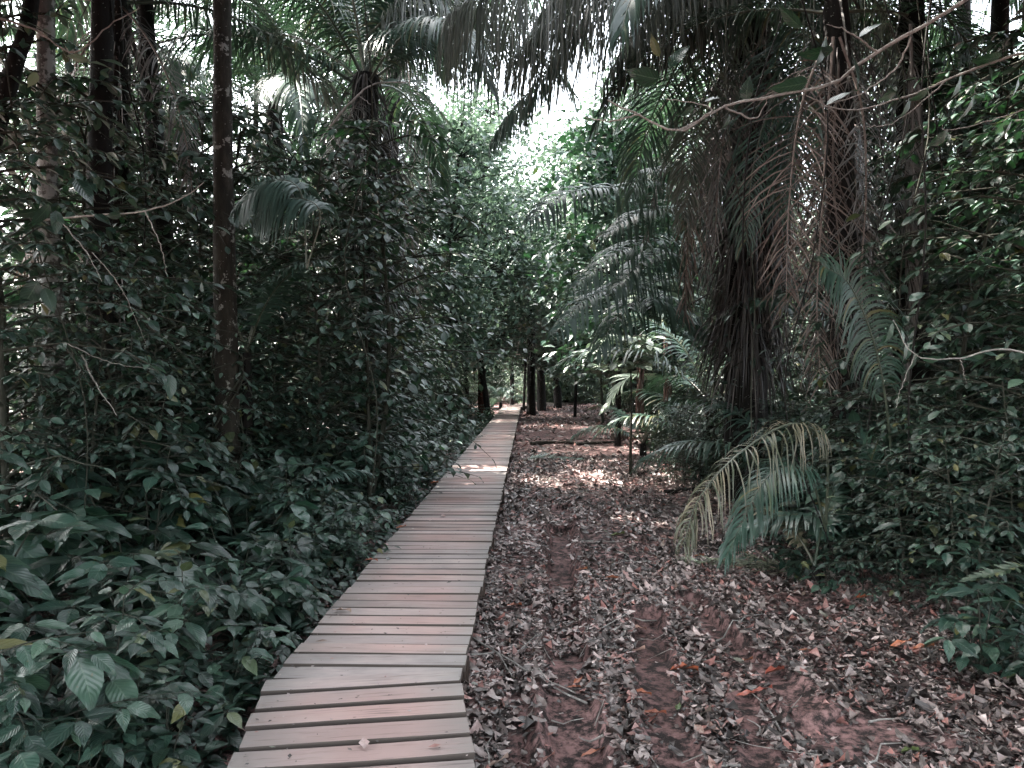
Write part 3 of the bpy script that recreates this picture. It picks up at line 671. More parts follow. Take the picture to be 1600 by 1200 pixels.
for (px, d, sc_) in [(10, 5.4, .8), (160, 6.4, .6), (240, 9.0, .9), (120, 7.8, 1.0), (480, 9, .9), (-30, 6.4, 1.0), (330, 9.2, 1.05)]:
    sapling((px-800)/FPX*d, d, rr2.randrange(4), sc_, 'standing before the left-hand trunks')
for (px, d, sc_) in [(1600, 5.6, .8), (1530, 6.6, .9), (1650, 7.6, 1.1), (1480, 7.8, .75), (1570, 8.6, 1.1), (1700, 6.2, 1.0)]:
    sapling((px-800)/FPX*d, d, rr2.randrange(4), sc_, 'standing at the right edge')
for (px, d, sc_) in [(1400, 5.6, .62), (1480, 5.2, .65), (1550, 4.9, .7), (1340, 6.3, .6), (1600, 5.4, .85), (1440, 6.3, .75), (1290, 7.2, .6), (1380, 7.2, .8)]:
    shrub((px-800)/FPX*d, d, rr2.randrange(4), sc_, 0, 'in the bank right of the arching yellow frond')
for (x, y, sc_) in [(-2.4, 41.5, .8), (-1.6, 47, .8), (.4, 50, .9), (1.4, 51, .8), (4.2, 45, .8), (5.0, 40, .8), (.9, 52, .7)]:
    farbush(x, y, rr2.randrange(3), sc_, 'closing off the far end of the trail')
# --- right
for q in range(26):
    y = 4.4+rr.random()*4.6; x = 3.25+rr.random()*2.6+(.3 if y < 5.3 else 0)
    shrub(x, y, q % 4, rr.uniform(.55, .85), 0, 'on the dark right side of the trail')
for q in range(16):
    y = 9+rr.random()*8; x = 2.9+.06*y+rr.random()*3.5
    shrub(x, y, q % 4, rr.uniform(.7, 1.15), 0, 'under the palms on the right')
for q in range(9):
    y = 8+rr.random()*12; x = 5.5+rr.random()*5
    sapling(x, y, q % 4, rr.uniform(.8, 1.3), 'behind the right-hand palms')
for q in range(62):
    y = 13+rr.random()*22; x = 4.6+.08*y+rr.random()**1.2*10
    farbush(x, y, q % 3, rr.uniform(.8, 1.5), 'deep in the right thicket')
for q in range(40):
    y = 48+rr.random()*12; x = -12+rr.random()*26
    farbush(x, y, q % 3, rr.uniform(1.0, 1.9), 'closing off the far end of the trail')
for q in range(26):
    y = 4.3+rr.random()*5; x = 3.0+rr.random()*2.2+(.25 if y < 5 else 0); k = q % 5; w = 'at the dark right edge of the trail'
    put(ROS[k], 'undergrowth_plant', f'{LBL_ROS[k]} undergrowth plant {w}', 'plant', x, y, rr.uniform(.8, 1.6), f'{LBL_ROS[k]} plants {w}')
for q in range(30):
    y = 4.9+rr.random()*2.6; x = 2.55+(y-4.9)*.1+rr.random()*1.5; k = q % 4; w = 'around the young palms right of the trail'
    a = ('bushy mid-green', 'bushy dark', 'thin-twigged mid-green', 'thin-twigged dark')[k]
    if y < 6.3 and x < 2.75: continue
    put(LOW[k], 'undergrowth_plant', f'{a} undergrowth plant {w}', 'plant', x, y, rr.uniform(.7, 1.5), f'{a} plants {w}')
for q in range(16):
    y = 3.1+rr.random()*1.8; x = 2.3+.18*(y-3)+rr.random()*.9; k = q % 5; w = 'in the bottom right corner'
    put(ROS[k], 'undergrowth_plant', f'{LBL_ROS[k]} undergrowth plant {w}', 'plant', x, y, rr.uniform(.5, .9), f'{LBL_ROS[k]} plants {w}')

# ------------------------------------------------------------------ trees with crowns (crowns close over the trail; gaps cut to let sun and sky light in)
PATCH = [(1.5, 19.5, 2.6, 5.5), (.0, 24, 1.2, 1.3), (.9, 8.3, 1.2, .9), (.42, 7.9, .55, .75), (.1, 7.2, .3, .35), (1.6, 8.6, .5, .4), (1.4, 16.0, 2.9, 2.2), (-.4, 19, 1.3, 1.2), (.9, 8.6, .9, .5), (-.3, 28.5, 1.6, 2.2), (3.2, 13.6, 1.5, 1.3), (2.4, 22, 3.5, 3.4), (1, 31, 4, 4)]
_fr = random.Random(91); PATCH += [(_fr.uniform(-1.2, 3.6), 7.5+_fr.random()*13, _fr.uniform(.08, .26), _fr.uniform(.08, .3)) for _ in range(34)]
def sun_open(P):
    tt = P[:, 2]/SUN[2]; gx = P[:, 0]-SUN[0]*tt; gy = P[:, 1]-SUN[1]*tt; m = np.zeros(len(P), bool)
    for (x, y, a, b) in PATCH:
        rr_ = np.hypot((gx-x)/a, (gy-y)/b)+(vnoise(gx, gy, .35, 30)-.5)*.5; m |= rr_ < 1 if a < 1.1 or b < 1.1 else (rr_ < 1) & (vnoise(gx, gy, .45, 34) > .42)
    m |= (np.abs(P[:, 0]-.7-.5*(1-smooth(5, 8, P[:, 1])))+(vnoise(P[:, 0], P[:, 1], .8, 33)-.5)*.9 < .9+1.0*smooth(3, 7, P[:, 1])+1.1*smooth(8, 13, P[:, 1])) & (P[:, 1] > 2.4)
    return m
def tree(name, label, x, y, path, rad, mb, crown, group=None, lsz=.32, ncl=60, spread=3.2, zc=9.5, hh=2.2, nleaf=70, cm=None, cat='tree', flare=1.6, gap=True, sides=12, tm=None):
    z0 = float(gh(x, y)); t = thing(name, label, cat, (x, y, z0), 0, group)
    P = spline(path, 26); g = Geo(); u = np.linspace(0, 1, 26); R = rad*(1-.45*u)*(1+(flare-1)*np.exp(-u*26))
    tube(g, P, R, sides, rough=.05); g.obj('trunk', mb, t)
    if crown:
        rs = np.random.RandomState(int(abs(x*97+y*13)) % 9999); gl = Geo(); gb = Geo(); top = P[-1]; i = 0
        cc = np.array([top[0], top[1], zc])
        for c in range(ncl):
            v = nrm(rs.normal(0, 1, 3)); v *= rs.random()**.4; ctr = cc+v*np.array([spread, spread, hh])
            b0 = P[rs.randint(22, 26)] if zc < top[2]+1.5 else top; mid = (b0+ctr)/2+np.array([0, 0, -.1*spread])+rs.normal(0, .2, 3)
            tube(gb, spline([b0, mid, ctr], 7), np.linspace(rad*.2, .01, 7), 5)
            n = nleaf; q = ctr+rs.normal(0, 1, (n, 3))*np.array([.55, .55, .32])*(spread/3.2)
            if gap:
                wpos = q+np.array([x, y, z0]); q = q[~sun_open(wpos)]
            n = len(q)
            if n == 0: continue
            D = rs.normal(0, 1, (n, 3))*np.array([1, 1, .35])+np.array([0, 0, -.25]); U = rs.normal(0, .4, (n, 3))+np.array([0, 0, 1])
            place(gl, tm or LO2, q, D, U, lsz*rs.uniform(.7, 1.25, n))
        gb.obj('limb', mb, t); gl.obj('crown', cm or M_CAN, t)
    return t
def rel(x, y, pts): z0 = float(gh(x, y)); return [(p[0]-x, p[1]-y, p[2]-z0) for p in pts]
def trunk_px(px_list, d, top_z=9):
    """trunk through picture points at depth d -> world points from the ground up"""
    P = [at(a, b, d) for a, b in px_list]; return P
def ptree(name, label, pts_px, d, wpx, mb, crown=True, topz=9.5, **kw):
    P = [at(a, b, d) for a, b in pts_px]; x, y = P[0][0], d; z0 = float(gh(x, y)); P[0][2] = z0-.15
    dv = P[-1]-P[-2]; 
    if P[-1][2] < topz: P.append(P[-1]+dv/max(dv[2], .1)*(topz-P[-1][2])*np.array([.4, .4, 1.]))
    return tree(name, label, x, y, [p-np.array([x, y, z0]) for p in P], wpx/FPX*d/2*1.1, mb, crown, **kw)
ptree('forest_tree', 'tree with a pale lichen-mottled trunk at the left edge', [(90, 868), (88, 700), (84, 500), (76, 300), (74, 0)], 7.2, 36, B_PALE, zc=9.5)
ptree('forest_tree', 'tree with a dark straight trunk between the pale and the brown trunks', [(270, 760), (266, 560), (250, 300), (228, 0)], 10, 34, B_DRK, zc=11)
ptree('forest_tree', 'tree with a thick brown trunk specked with pale lichen', [(358, 830), (354, 560), (350, 300), (349, 0)], 8, 37, B_BRN, zc=10)
ptree('forest_tree', 'leaning dark tree at the far left edge, reaching up into the frame corner', [(-160, 900), (-60, 400), (20, 120), (60, -60)], 6.5, 30, B_DRK, zc=9)
ptree('forest_tree', 'tree with a dark trunk behind the hanging dead fronds on the right', [(1432, 850), (1428, 560), (1420, 300), (1422, 0)], 8.5, 50, B_DRK, zc=10)
ptree('forest_tree', 'dark tree at the right edge behind the shrubs', [(1545, 850), (1540, 500), (1552, 200), (1560, 0)], 9, 34, B_DRK, zc=10)
# beyond the frame: trees added overhead and behind to darken the sides
for q, (x, y, zc, sp) in enumerate([(-3.4, 1.5, 7.5, 3.0), (3.9, 1.2, 7.5, 3.0), (-3.8, 4.2, 8, 2.9), (4.6, 4.6, 7.5, 2.7), (0, -5, 8, 3.8), (5.6, 9.5, 10.5, 3.2), (-5.8, 10.5, 12, 3.2), (-3.0, 12.2, 12.8, 2.0), (5.0, 12.2, 13, 2.0), (-4.6, -1, 8, 3), (4.8, -1.5, 8, 3), (6.3, 6.0, 6.8, 2.6), (-6.4, 5.5, 7, 2.8), (3.7, 2.6, 5.6, 2.1), (-4.2, 2.6, 5.6, 2.1), (-1.5, -1.5, 6.5, 2.6), (1.8, -1.2, 6.5, 2.6), (5.2, 3.6, 5.6, 1.8), (-3.6, 4.3, 5.9, 1.7), (-2.9, .6, 5.0, 1.9), (-5.8, 3.6, 5.6, 2.1), (3.9, 4.6, 5.9, 1.5), (3.5, .4, 5.0, 1.8), (-5.2, 6.8, 7.2, 2.0), (6.2, 7.6, 7.8, 2.0), (-3.4, 2.0, 4.7, 1.5), (3.9, 1.8, 4.7, 1.5), (-3.4, -1.4, 5.5, 2.2), (3.4, -1.4, 5.5, 2.2), (-2.8, 7.6, 9.5, 1.7), (-3.2, 5.6, 11, 2.0), (-3.4, 9.6, 11, 2.0), (-6.5, 8.5, 9, 2.4)]):
    if q in (7, 8): base = (-6.2, y) if q == 7 else (7.2, y)
    else: base = (x*1.45 if abs(x) > 1 else x, y)
    z0 = 0
    P = [(0, 0, -.2), (0, 0, 4), ((x-base[0])*.15, (y-base[1])*.15, zc-3), (x-base[0], y-base[1], zc-1.0)]
    tree('forest_tree', 'added forest tree whose crown shades the trail sides, trunk outside the picture', base[0], base[1], P, .13, B_DRK, True, 'added shade trees over the trail', zc=zc, spread=sp, ncl=85, nleaf=80, lsz=.36, hh=1.6)

# --- background trees
def bg_tree(x, y, H, seed, label, group, m, r=.14, lsz=.2, low=.35, ncl=60, mb=None):
    rs = np.random.RandomState(seed); t = thing('background_tree', label, 'tree', (x, y, 0), 0, group)
    g = Geo(); p = [(0, 0, -.2), (rs.normal(0, .2), rs.normal(0, .2), H*.4), (rs.normal(0, .5), rs.normal(0, .4), H)]; P = spline(p, 16)
    tube(g, P, np.linspace(r, .03, 16), 9, rough=.05); g.obj('trunk', mb or B_DRK, t); gl = Geo(); gb = Geo()
    for c in range(ncl):
        f = low+(1-low)*rs.random(); i = int(f*15); a = rs.uniform(0, 6.28); L = (.35+.65*math.sin(math.pi*min(1, (f-low)/(1-low)*.85+.12)))*H*.2*rs.uniform(.3, 1.15)
        ctr = P[i]+np.array([math.cos(a)*L, math.sin(a)*L, rs.uniform(-.1, .5)*L]); tube(gb, [P[i], (P[i]+ctr)/2+np.array([0, 0, .1]), ctr], [.03, .02, .008], 4)
        n = 46; q = ctr+rs.normal(0, 1, (n, 3))*np.array([.5, .5, .3])*H/12
        D = rs.normal(0, 1, (n, 3))*np.array([1, 1, .4])+np.array([0, 0, -.3]); U = rs.normal(0, .45, (n, 3))+np.array([0, 0, 1]); place(gl, LO2, q, D, U, lsz*rs.uniform(.6, 1.2, n))
    gb.obj('limb', mb or B_DRK, t); gl.obj('crown', m, t); return t
def copy_tree(o, parent=None):
    c = o.copy(); C.objects.link(c); c.parent = parent
    for ch in [k for k in bpy.data.objects if k.parent == o]: copy_tree(ch, c)
    return c
BGL = ['tall leafy background tree seen through the gaps, far left side', 'tall leafy background tree closing the far end of the trail', 'tall leafy background tree behind the palms on the right']
BT = [bg_tree(-13, 24, 13, 1, BGL[0], 'background trees on the far left', M_FAR), bg_tree(-1.5, 52, 13, 2, BGL[1], 'background trees at the end of the trail', M_LT, lsz=.26), bg_tree(12, 26, 14, 3, BGL[2], 'background trees on the far right', M_FAR)]
rr = random.Random(21)
for q in range(16):
    c = copy_tree(BT[0]); c.location = (-5.5-rr.random()*17, 17+rr.random()*20, 0); c.rotation_euler[2] = rr.uniform(0, 6); c.scale = (rr.uniform(.7, 1.05),)*3
for q in range(15):
    c = copy_tree(BT[1]); c.location = (-16+q*2.3+rr.random()*2, 48+rr.random()*14, 0); c.rotation_euler[2] = rr.uniform(0, 6); c.scale = (rr.uniform(.8, 1.15),)*3
for q in range(16):
    c = copy_tree(BT[2]); c.location = (6.5+rr.random()*16, 18+rr.random()*20, 0); c.rotation_euler[2] = rr.uniform(0, 6); c.scale = (rr.uniform(.8, 1.1),)*3
g = Geo(); n = 26000; a = RNG.uniform(-1.0, 1.0, n); r_ = RNG.uniform(62, 85, n); x = r_*np.sin(a); y = r_*np.cos(a); zt = 7+9*vnoise(a*9, a*0, 1, 40); z = RNG.random(n)**1.15*zt
D = RNG.normal(0, 1, (n, 3)); U = RNG.normal(0, .5, (n, 3))+np.array([0, 0, 1]); place(g, LO2, np.stack([x, y, z], -1), D, U, RNG.uniform(.7, 1.5, n)); mark(g.obj('distant_forest', M_FAR), kind='stuff', label='far-off wood closing the view behind the trees')
# trees standing near the far end, each picked out by its trunk
for (px, d, H, lab, mb, r) in [(765, 29, 12.5, 'open tree with hanging pale foliage just left of the sky gap', B_DRK, .12), (898, 31, 11.6, 'slim tree whose crown fills the lower right of the sky gap', B_DRK, .07), (818, 37, 11.2, 'slim tree whose crown fills the lower left of the sky gap', B_DRK, .07), (885, 47, 10.5, 'low leafy tree right under the sky gap', B_DRK, .12), (825, 54, 11.5, 'very far tree filling the bottom of the sky gap', B_DRK, .12), (905, 50, 17, 'very far tall tree closing the right of the sky gap', B_DRK, .12), (750, 52, 20, 'very far tall tree closing the left of the sky gap', B_DRK, .12), (965, 18, 7.9, 'dark leafy crown hanging above the arching fronds, right of the sky gap', B_DRK, .08), (730, 34, 13.5, 'tall open tree left of the sky gap', B_DRK, .14), (800, 44, 12.5, 'far tree under the sky gap, in line with the boardwalk end', B_DRK, .14), (1010, 33, 14, 'tall open tree right of the sky gap, behind the curtain of fronds', B_DRK, .14), (690, 40, 16, 'very tall tree left of the sky gap, upper crown against the light', B_DRK, .16), (965, 46, 17, 'very tall tree right of the sky gap, upper crown against the light', B_DRK, .16), (1050, 27, 13.5, 'broad tree right of the sky gap, its crown dark against the light', B_DRK, .14), (1000, 24, 12, 'tall tree over the pale-leaved bush', B_DRK, .14), (520, 22, 12.5, 'tall tree left of the vine-clad palm', B_DRK, .14), (600, 24, 13, 'tall tree behind the vine-clad palm', B_DRK, .14), (1120, 28, 13, 'tall tree behind the massive palm', B_DRK, .14), (752, 30, 9, 'tree with a reddish trunk at the left of the boardwalk end', B_RED, .16), (846, 38, 9, 'thick dark trunk right behind the boardwalk end', B_DRK, .26), (872, 40, 10, 'dark leaning tree standing right of the boardwalk end', B_DRK, .24), (700, 24, 10, 'mid-green tree over the far left thicket', B_DRK, .12), (930, 47, 13, 'tree with a pale thin trunk in the gap under the sky', B_PALE, .12), (1030, 30, 8, 'bushy tree right of the trail end', B_DRK, .14), (650, 30, 11, 'tree rising behind the left saplings beside the sky gap', B_BRN, .14), (1040, 32, 11, 'tall tree behind the small palms right of the sky gap', B_DRK, .14)]:
    bg_tree((px-800)/FPX*d, d, H, int(px), lab, None, M_MD if H < 10 else M_FAR, r, .26, .08 if d > 45 else .32, 150, mb)

# ------------------------------------------------------------------ palms
FB = [frond_mesh(arch(4.6, e0, e1), M_FR, nl=84, L=1.05, w=.035, droop=dr, rr=.028, seg=5, lift=.1) for e0, e1, dr in ((80, 5, .30), (62, -30, .34), (45, -55, .40), (20, -75, .45))]
FBD = [frond_mesh(arch(3.6, e0, e1), mm, mr=M_FRB, nl=70, L=.8, w=.02, droop=.35, rr=.02, seg=4, lift=-.1, jit=.3, fwd=(.6, 1.3), miss=.12) for e0, e1, mm in ((-40, -92, M_FRG), (-60, -95, M_FRB))]
def skirt(g, H0, H1, R, n, L=.7, w=.02):
    a = RNG.uniform(0, 6.28, n); z = RNG.uniform(H0, H1, n); B = np.stack([R*np.cos(a), R*np.sin(a), z], -1); o = np.stack([np.cos(a), np.sin(a), RNG.uniform(-2.5, .3, n)], -1); d = nrm(o); LL = L*RNG.uniform(.4, 1.3, n)
    pts = []; cur = B; wv = nrm(np.cross(d, [0, 0, 1.])+RNG.normal(0, .5, (n, 3)))
    for q in range(5):
        ww = nrm(wv-d*(wv*d).sum(1, keepdims=True))*w*.5*(1, 1, .8, .5, .1)[q]; pts.append(np.stack([cur-ww, cur+ww], 1)); cur = cur+d*(LL/4)[:, None]; d = nrm(d+np.array([0, 0, -.7]))
    V = np.stack(pts, 1); b = (np.arange(n)*10)[:, None]; q = np.arange(4)[None]*2; g.add(V, np.stack([b+q, b+q+1, b+q+3, b+q+2], -1).reshape(-1, 4), None, np.repeat(RNG.random(n), 10))
def big_palm(label, x, y, H, lean, R, nf, sc=1., seed=0, dead=4, skirtn=500, azoff=0., name='palm_tree', els=(80, 5), shaggy=True, group=None, e_list=None):
    z0 = float(gh(x, y)); t = thing(name, label, 'palm', (x, y, z0), 0, group); rs = random.Random(seed)
    P = spline([(0, 0, -.2), (lean[0]*.4, lean[1]*.4, H*.5), (lean[0], lean[1], H)], 40); g = Geo(); u = np.linspace(0, 1, 40)
    tube(g, P, R*(1.2-.3*u+.3*np.exp(-u*14)), 14, rough=.09); g.obj('trunk', B_DRK, t)
    if skirtn:
        g = Geo(); skirt(g, H*.3, H, R*1.0, skirtn, 1.1, .022)
        for v in g.v:  # follow the lean
            zz = np.clip(v[:, 2]/H, 0, 1); v[:, 0] += lean[0]*zz; v[:, 1] += lean[1]*zz
        g.obj('dead_skirt', M_SKD, t)
    for q in range(nf):
        a = azoff+q*2.39996+rs.uniform(-.15, .15); k = min(3, int(q/nf*4)); join_frond(t, FB[k], (lean[0], lean[1], H-.02*q), (rs.gauss(0, .06), rs.gauss(0, .06), a), sc*rs.uniform(.85, 1.1))
    for q in range(dead):
        a = azoff+1+q*1.9+rs.uniform(-.3, .3); join_frond(t, FBD[q % 2], (lean[0], lean[1], H-.25), (0, 0, a), sc*rs.uniform(.8, 1.1), 'dead_frond')
    return t
# centre-left palm, its crown just above the frame top
c = at(575, 90, 12); PALM_F = big_palm('tall palm with an upright spray of fronds, vine-clad trunk left of the boardwalk', at(572, 0, 12)[0], 12, c[2]-.3, (0, 0), .22, 13, 1.0, 1, 3, 700)
# the massive palm on the right
PALM_G = big_palm('massive dark palm with a shaggy trunk, its fronds curtaining the trail', at(1165, 0, 10.5)[0], 10.5, 6.4, (.1, 0), .25, 14, 1.0, 2, 9, 1900, .5)
big_palm('shaggy palm between the massive palm and the right edge', at(1330, 0, 11.5)[0], 11.5, 6.9, (-.2, 0), .25, 12, .95, 3, 6, 700)
big_palm('dark palm with a shaggy upper trunk, just right of the pale trunk at the left', at(187, 0, 9.5)[0], 9.5, 6.5, (0, 0), .11, 15, .95, 21, 3, 260, .9)
big_palm('backlit palm behind the dark trunks, far left', at(60, 0, 13)[0], 13.5, 5.4, (.2, 0), .2, 14, .95, 5, 3, 300)
big_palm('backlit palm behind the brown lichen-specked trunk', at(240, 0, 16)[0], 16, 5.6, (.2, 0), .2, 14, 1.1, 6, 3, 300)
big_palm('palm behind the centre-left saplings', at(430, 0, 17)[0], 17, 7.6, (0, 0), .2, 13, 1.1, 7, 3, 300)
big_palm('palm at the far right behind the shrubs', at(1620, 0, 13)[0], 13, 5.6, (0, 0), .22, 13, 1.0, 8, 4, 300)
big_palm('grey-green palm hanging pale fronds left of the sky gap', at(598, 0, 17)[0], 17, 9.6, (.3, 0), .18, 15, 1.15, 15, 3, 200)
big_palm('small far palm hanging over the trail end', at(830, 0, 33)[0], 33, 5.2, (0, 0), .16, 12, .75, 9, 2, 100)
big_palm('far palm right of the trail end under the sky gap', at(1010, 0, 27)[0], 28, 6.0, (0, 0), .16, 13, .8, 10, 2, 100)

def hero_frond(parent, pts, label=None, mt=None, name='frond', mr=None, k=30, **kw):
    pl = np.array(parent.location); P = spline([np.array(p)-pl for p in pts], k); return join_frond(parent, frond_mesh(P, mt or M_FR, mr, **kw), name=name, label=label)
top = at(1165, 0, 10.5)*0+np.array([at(1165, 0, 10.5)[0]+.1, 10.5, 6.4])
# curtain fronds over the trail
hero_frond(PALM_G, [top, at(1060, -70, 9.6), at(900, -50, 8.9), at(770, -15, 8.6), at(705, 25, 8.5)], 'long frond curtaining the top of the picture', mt=M_CUR, nl=144, L=2.44, w=.022, droop=.75, rr=.03, seg=7, fwd=(.2, .8), lift=.0, bend=.3)
hero_frond(PALM_G, [top, at(1080, -40, 9.9), at(960, 0, 9.4), at(860, 40, 9.2), at(800, 95, 9.1)], mt=M_CUR, nl=127, L=2.13, w=.022, droop=.7, rr=.03, seg=6, fwd=(.2, .8), lift=0, bend=.3)
hero_frond(PALM_G, [top, at(1120, -120, 9.3), at(990, -90, 8.4), at(880, -40, 8.0)], mt=M_CUR, nl=127, L=2.32, w=.022, droop=.7, rr=.03, seg=6, fwd=(.2, .8), lift=0, bend=.3)
hero_frond(PALM_G, [top, at(1230, -60, 9.6), at(1330, -20, 9.0), at(1420, 60, 8.8)], mt=M_CUR, nl=110, L=2.20, w=.022, droop=.7, rr=.03, seg=6, fwd=(.2, .8), bend=.3)
hero_frond(PALM_G, [top, at(1130, -90, 10.2), at(1010, -60, 9.9), at(900, -20, 9.7), at(840, 30, 9.6)], mt=M_CUR, nl=127, L=2.07, w=.022, droop=.7, rr=.03, seg=6, fwd=(.2, .8), lift=0, bend=.3)
hero_frond(PALM_G, [top, at(1150, -100, 10.6), at(1080, -60, 10.6), at(1010, 10, 10.5), at(970, 90, 10.4)], mt=M_CUR, nl=110, L=1.83, w=.022, droop=.7, rr=.03, seg=6, fwd=(.2, .8), lift=0, bend=.3)
hero_frond(PALM_G, [top, at(1110, -60, 10.1), at(1040, 10, 9.8), at(980, 70, 9.6), at(940, 140, 9.5)], mt=M_CUR, nl=110, L=1.5, w=.022, droop=.7, rr=.03, seg=6, fwd=(.2, .8), lift=0, bend=.3)
hero_frond(PALM_G, [top, at(1140, -80, 9.8), at(1090, -20, 9.3), at(1060, 60, 9.1)], mt=M_CUR, nl=110, L=1.7, w=.022, droop=.7, rr=.03, seg=6, fwd=(.2, .8), lift=0, bend=.3)
# dead fronds hanging with chevron leaflets
PALM_D = big_palm('palm with long dead brown fronds hanging on the right', at(1300, 0, 7.8)[0]+.35, 8.2, 5.6, (-.2, -.1), .14, 9, .8, 14, 0, 120, 2.2)
for (pts, m_, ll, n_) in [([(1300, 60), (1292, 180), (1283, 340), (1276, 470), (1282, 600)], M_FRB, 'brown dead frond hanging straight down with chevron leaflets', 78),
                          ([(1310, 60), (1345, 170), (1352, 300), (1345, 430), (1350, 520)], M_FRG, 'grey dead frond hanging right of the brown one', 70),
                          ([(1290, 60), (1250, 170), (1232, 320), (1228, 470)], M_FRB, 'brown dead frond hanging left of the longest one', 60)]:
    hero_frond(PALM_D, [at(a, b, 7.6) for a, b in pts], ll, m_, 'dead_frond', M_FRB, nl=int(n_*.85), L=.75, w=.015, droop=.26, rr=.016, seg=4, fwd=(.35, .9), up=(random.uniform(-.5, .5), -1, .15), jit=.22, lift=.05, miss=.16, tipk=.5, bend=.5)
for q, (pts, m_) in enumerate([([(1330, 0), (1400, 120), (1425, 280), (1440, 420)], M_FRG), ([(1200, 30), (1150, 150), (1110, 290), (1100, 430)], M_FRG), ([(1190, 60), (1215, 200), (1235, 380), (1225, 560)], M_FRG), ([(1120, 60), (1075, 150), (1065, 250), (1072, 330)], M_FRG), ([(1310, 90), (1300, 260), (1312, 420), (1300, 580)], M_FRB), ([(1380, 60), (1480, 180), (1500, 330), (1492, 430)], M_FRG)]):
    hero_frond(PALM_D, [at(a, b, (8.6, 9.8, 9.4, 9.9, 8.0, 8.8)[q]) for a, b in pts], None, m_, 'dead_frond', M_FRB, nl=60, L=.8, w=.013, droop=.4, rr=.016, seg=5, fwd=(.5, 1.2), up=((-.9, 1.2, .6, -.5, .9, .4)[q], -1, .1), jit=.3, miss=.22, tipk=.5, bend=.6)
for q, (pts, m_) in enumerate([([(1180, -60), (1090, 50), (1015, 190), (990, 300)], M_FR), ([(1200, -60), (1290, 50), (1345, 210), (1356, 340)], M_CUR), ([(1320, -40), (1235, 80), (1180, 240), (1165, 380)], M_FR), ([(1400, -40), (1500, 60), (1560, 210), (1582, 330)], M_FR), ([(1340, -40), (1405, 90), (1408, 260), (1395, 360)], M_CUR), ([(1150, -60), (1120, 80), (1085, 220), (1068, 340)], M_CUR), ([(1240, -60), (1255, 60), (1240, 200), (1215, 330)], M_FR), ([(1460, -40), (1475, 60), (1510, 170), (1550, 240)], M_FR)]):
    hero_frond(PALM_G if q in (0, 1, 5) else PALM_D, [at(a, b, (9.4, 8.9, 9.0, 8.3, 8.2, 9.6, 8.6, 8.6)[q]) for a, b in pts], None, m_, nl=84, L=.95, w=.02, droop=.35, rr=.018, seg=5, fwd=(.3, 1.0), up=((-.6, .7, -.5, .7, .3, -.4, .2, .5)[q], -.8, .4), jit=.2, miss=.08, bend=.4)
for pts, dd, LL_, mm in [([(572, 60), (640, 5), (720, 5), (800, 60)], 11.6, 1.7, M_CUR), ([(575, 80), (630, 40), (690, 60), (740, 120)], 12.2, 1.4, M_FRT), ([(580, 60), (650, -40), (760, -30), (850, 40)], 12.6, 2.0, M_CUR)]:
    hero_frond(PALM_F, [at(a, b, dd) for a, b in pts], None, mm, nl=120, L=LL_, w=.022, droop=.6, rr=.02, seg=6, fwd=(.2, .8), lift=0, bend=.35)
hero_frond(PALM_G, [top, at(1000, -30, 10), at(900, 50, 10), at(845, 125, 10), at(800, 175, 10), at(768, 220, 10)], 'teal frond tip hanging into the sky gap', M_FRT, nl=120, L=.85, w=.024, droop=.6, rr=.02, seg=6, start=.35, fwd=(.2, .8), lift=0, bend=.3)
# bundles of hanging dead leaflets
hero_frond(PALM_D, [at(1420, 40, 7.9), at(1424, 200, 7.9), at(1424, 400, 7.9), at(1412, 620, 7.9)], 'narrow grey bundle of a dead frond', M_FRG, 'dead_frond', M_FRG, nl=80, L=.75, w=.014, droop=.9, rr=.02, seg=4, fwd=(1.2, 1.4), up=(0, -1, 0), jit=.1)

# understory palms with arching fronds, right of the trail end
def small_palm(label, x, y, specs, trunk_h=.4, tr=.09, mt=M_FR, name='understory_palm', L=.55, w=.035, nl=44, extra=None, group=None):
    z0 = float(gh(x, y)); t = thing(name, label, 'palm', (x, y, z0), 0, group); g = Geo(); tube(g, spline([(0, 0, -.1), (0, 0, trunk_h*.5), (0, 0, trunk_h)], 8), np.linspace(tr*1.3, tr*.8, 8), 10, rough=.1); g.obj('trunk', B_DRK, t)
    for (a, LL, e0, e1, mm) in specs:
        P = arch(LL, e0, e1, az=a)+np.array([0, 0, trunk_h]); join_frond(t, frond_mesh(P, mm or mt, nl=nl, L=L*LL/2.2, w=w, droop=.3, rr=.014, seg=5, lift=.12, start=.2))
    return t
x0, y0 = at(1110, 0, 12)[0], 12
PB = small_palm('understory palm arching teal fronds over the trail edge, right of the centre', x0, y0, [(q*2.4, 2.6+.3*(q % 3), 78-7*q, -10-8*q, None) for q in range(7)], 1.2, .12, L=.6)
c0 = np.array([x0, y0, 1.4])
for pts, mm in [([(1130, 500), (1180, 330), (1100, 265), (1000, 268)], M_FR), ([(1120, 490), (1050, 300), (960, 293), (880, 305), (828, 345)], M_FRT),
                ([(1110, 500), (1130, 335), (1180, 330), (1222, 375)], M_FR), ([(1100, 520), (1080, 440), (1000, 445), (920, 465), (868, 520)], M_FRT),
                ([(1120, 520), (1075, 500), (1045, 480), (1020, 468)], M_FRT), ([(1120, 480), (1130, 410), (1190, 410), (1235, 450)], M_FRT), ([(1110, 480), (1060, 400), (1010, 405), (960, 450)], M_FR),
                ([(1125, 500), (1070, 385), (975, 390), (895, 450)], M_FRT), ([(1120, 500), (1170, 420), (1240, 430), (1295, 500)], M_FR), ([(1110, 540), (1050, 465), (980, 480), (930, 550)], M_FR), ([(1115, 500), (1100, 350), (1010, 330), (940, 370)], M_FR)]:
    hero_frond(PB, [at(a, b, 11.6-(.5*i)) for i, (a, b) in enumerate(pts)], None, mm, nl=52, L=.85, w=.03, droop=.42, rr=.010, seg=6, fwd=(.25, .9), start=.22, lift=.1, up=(0, -.5, .87), jit=.16, miss=.06)
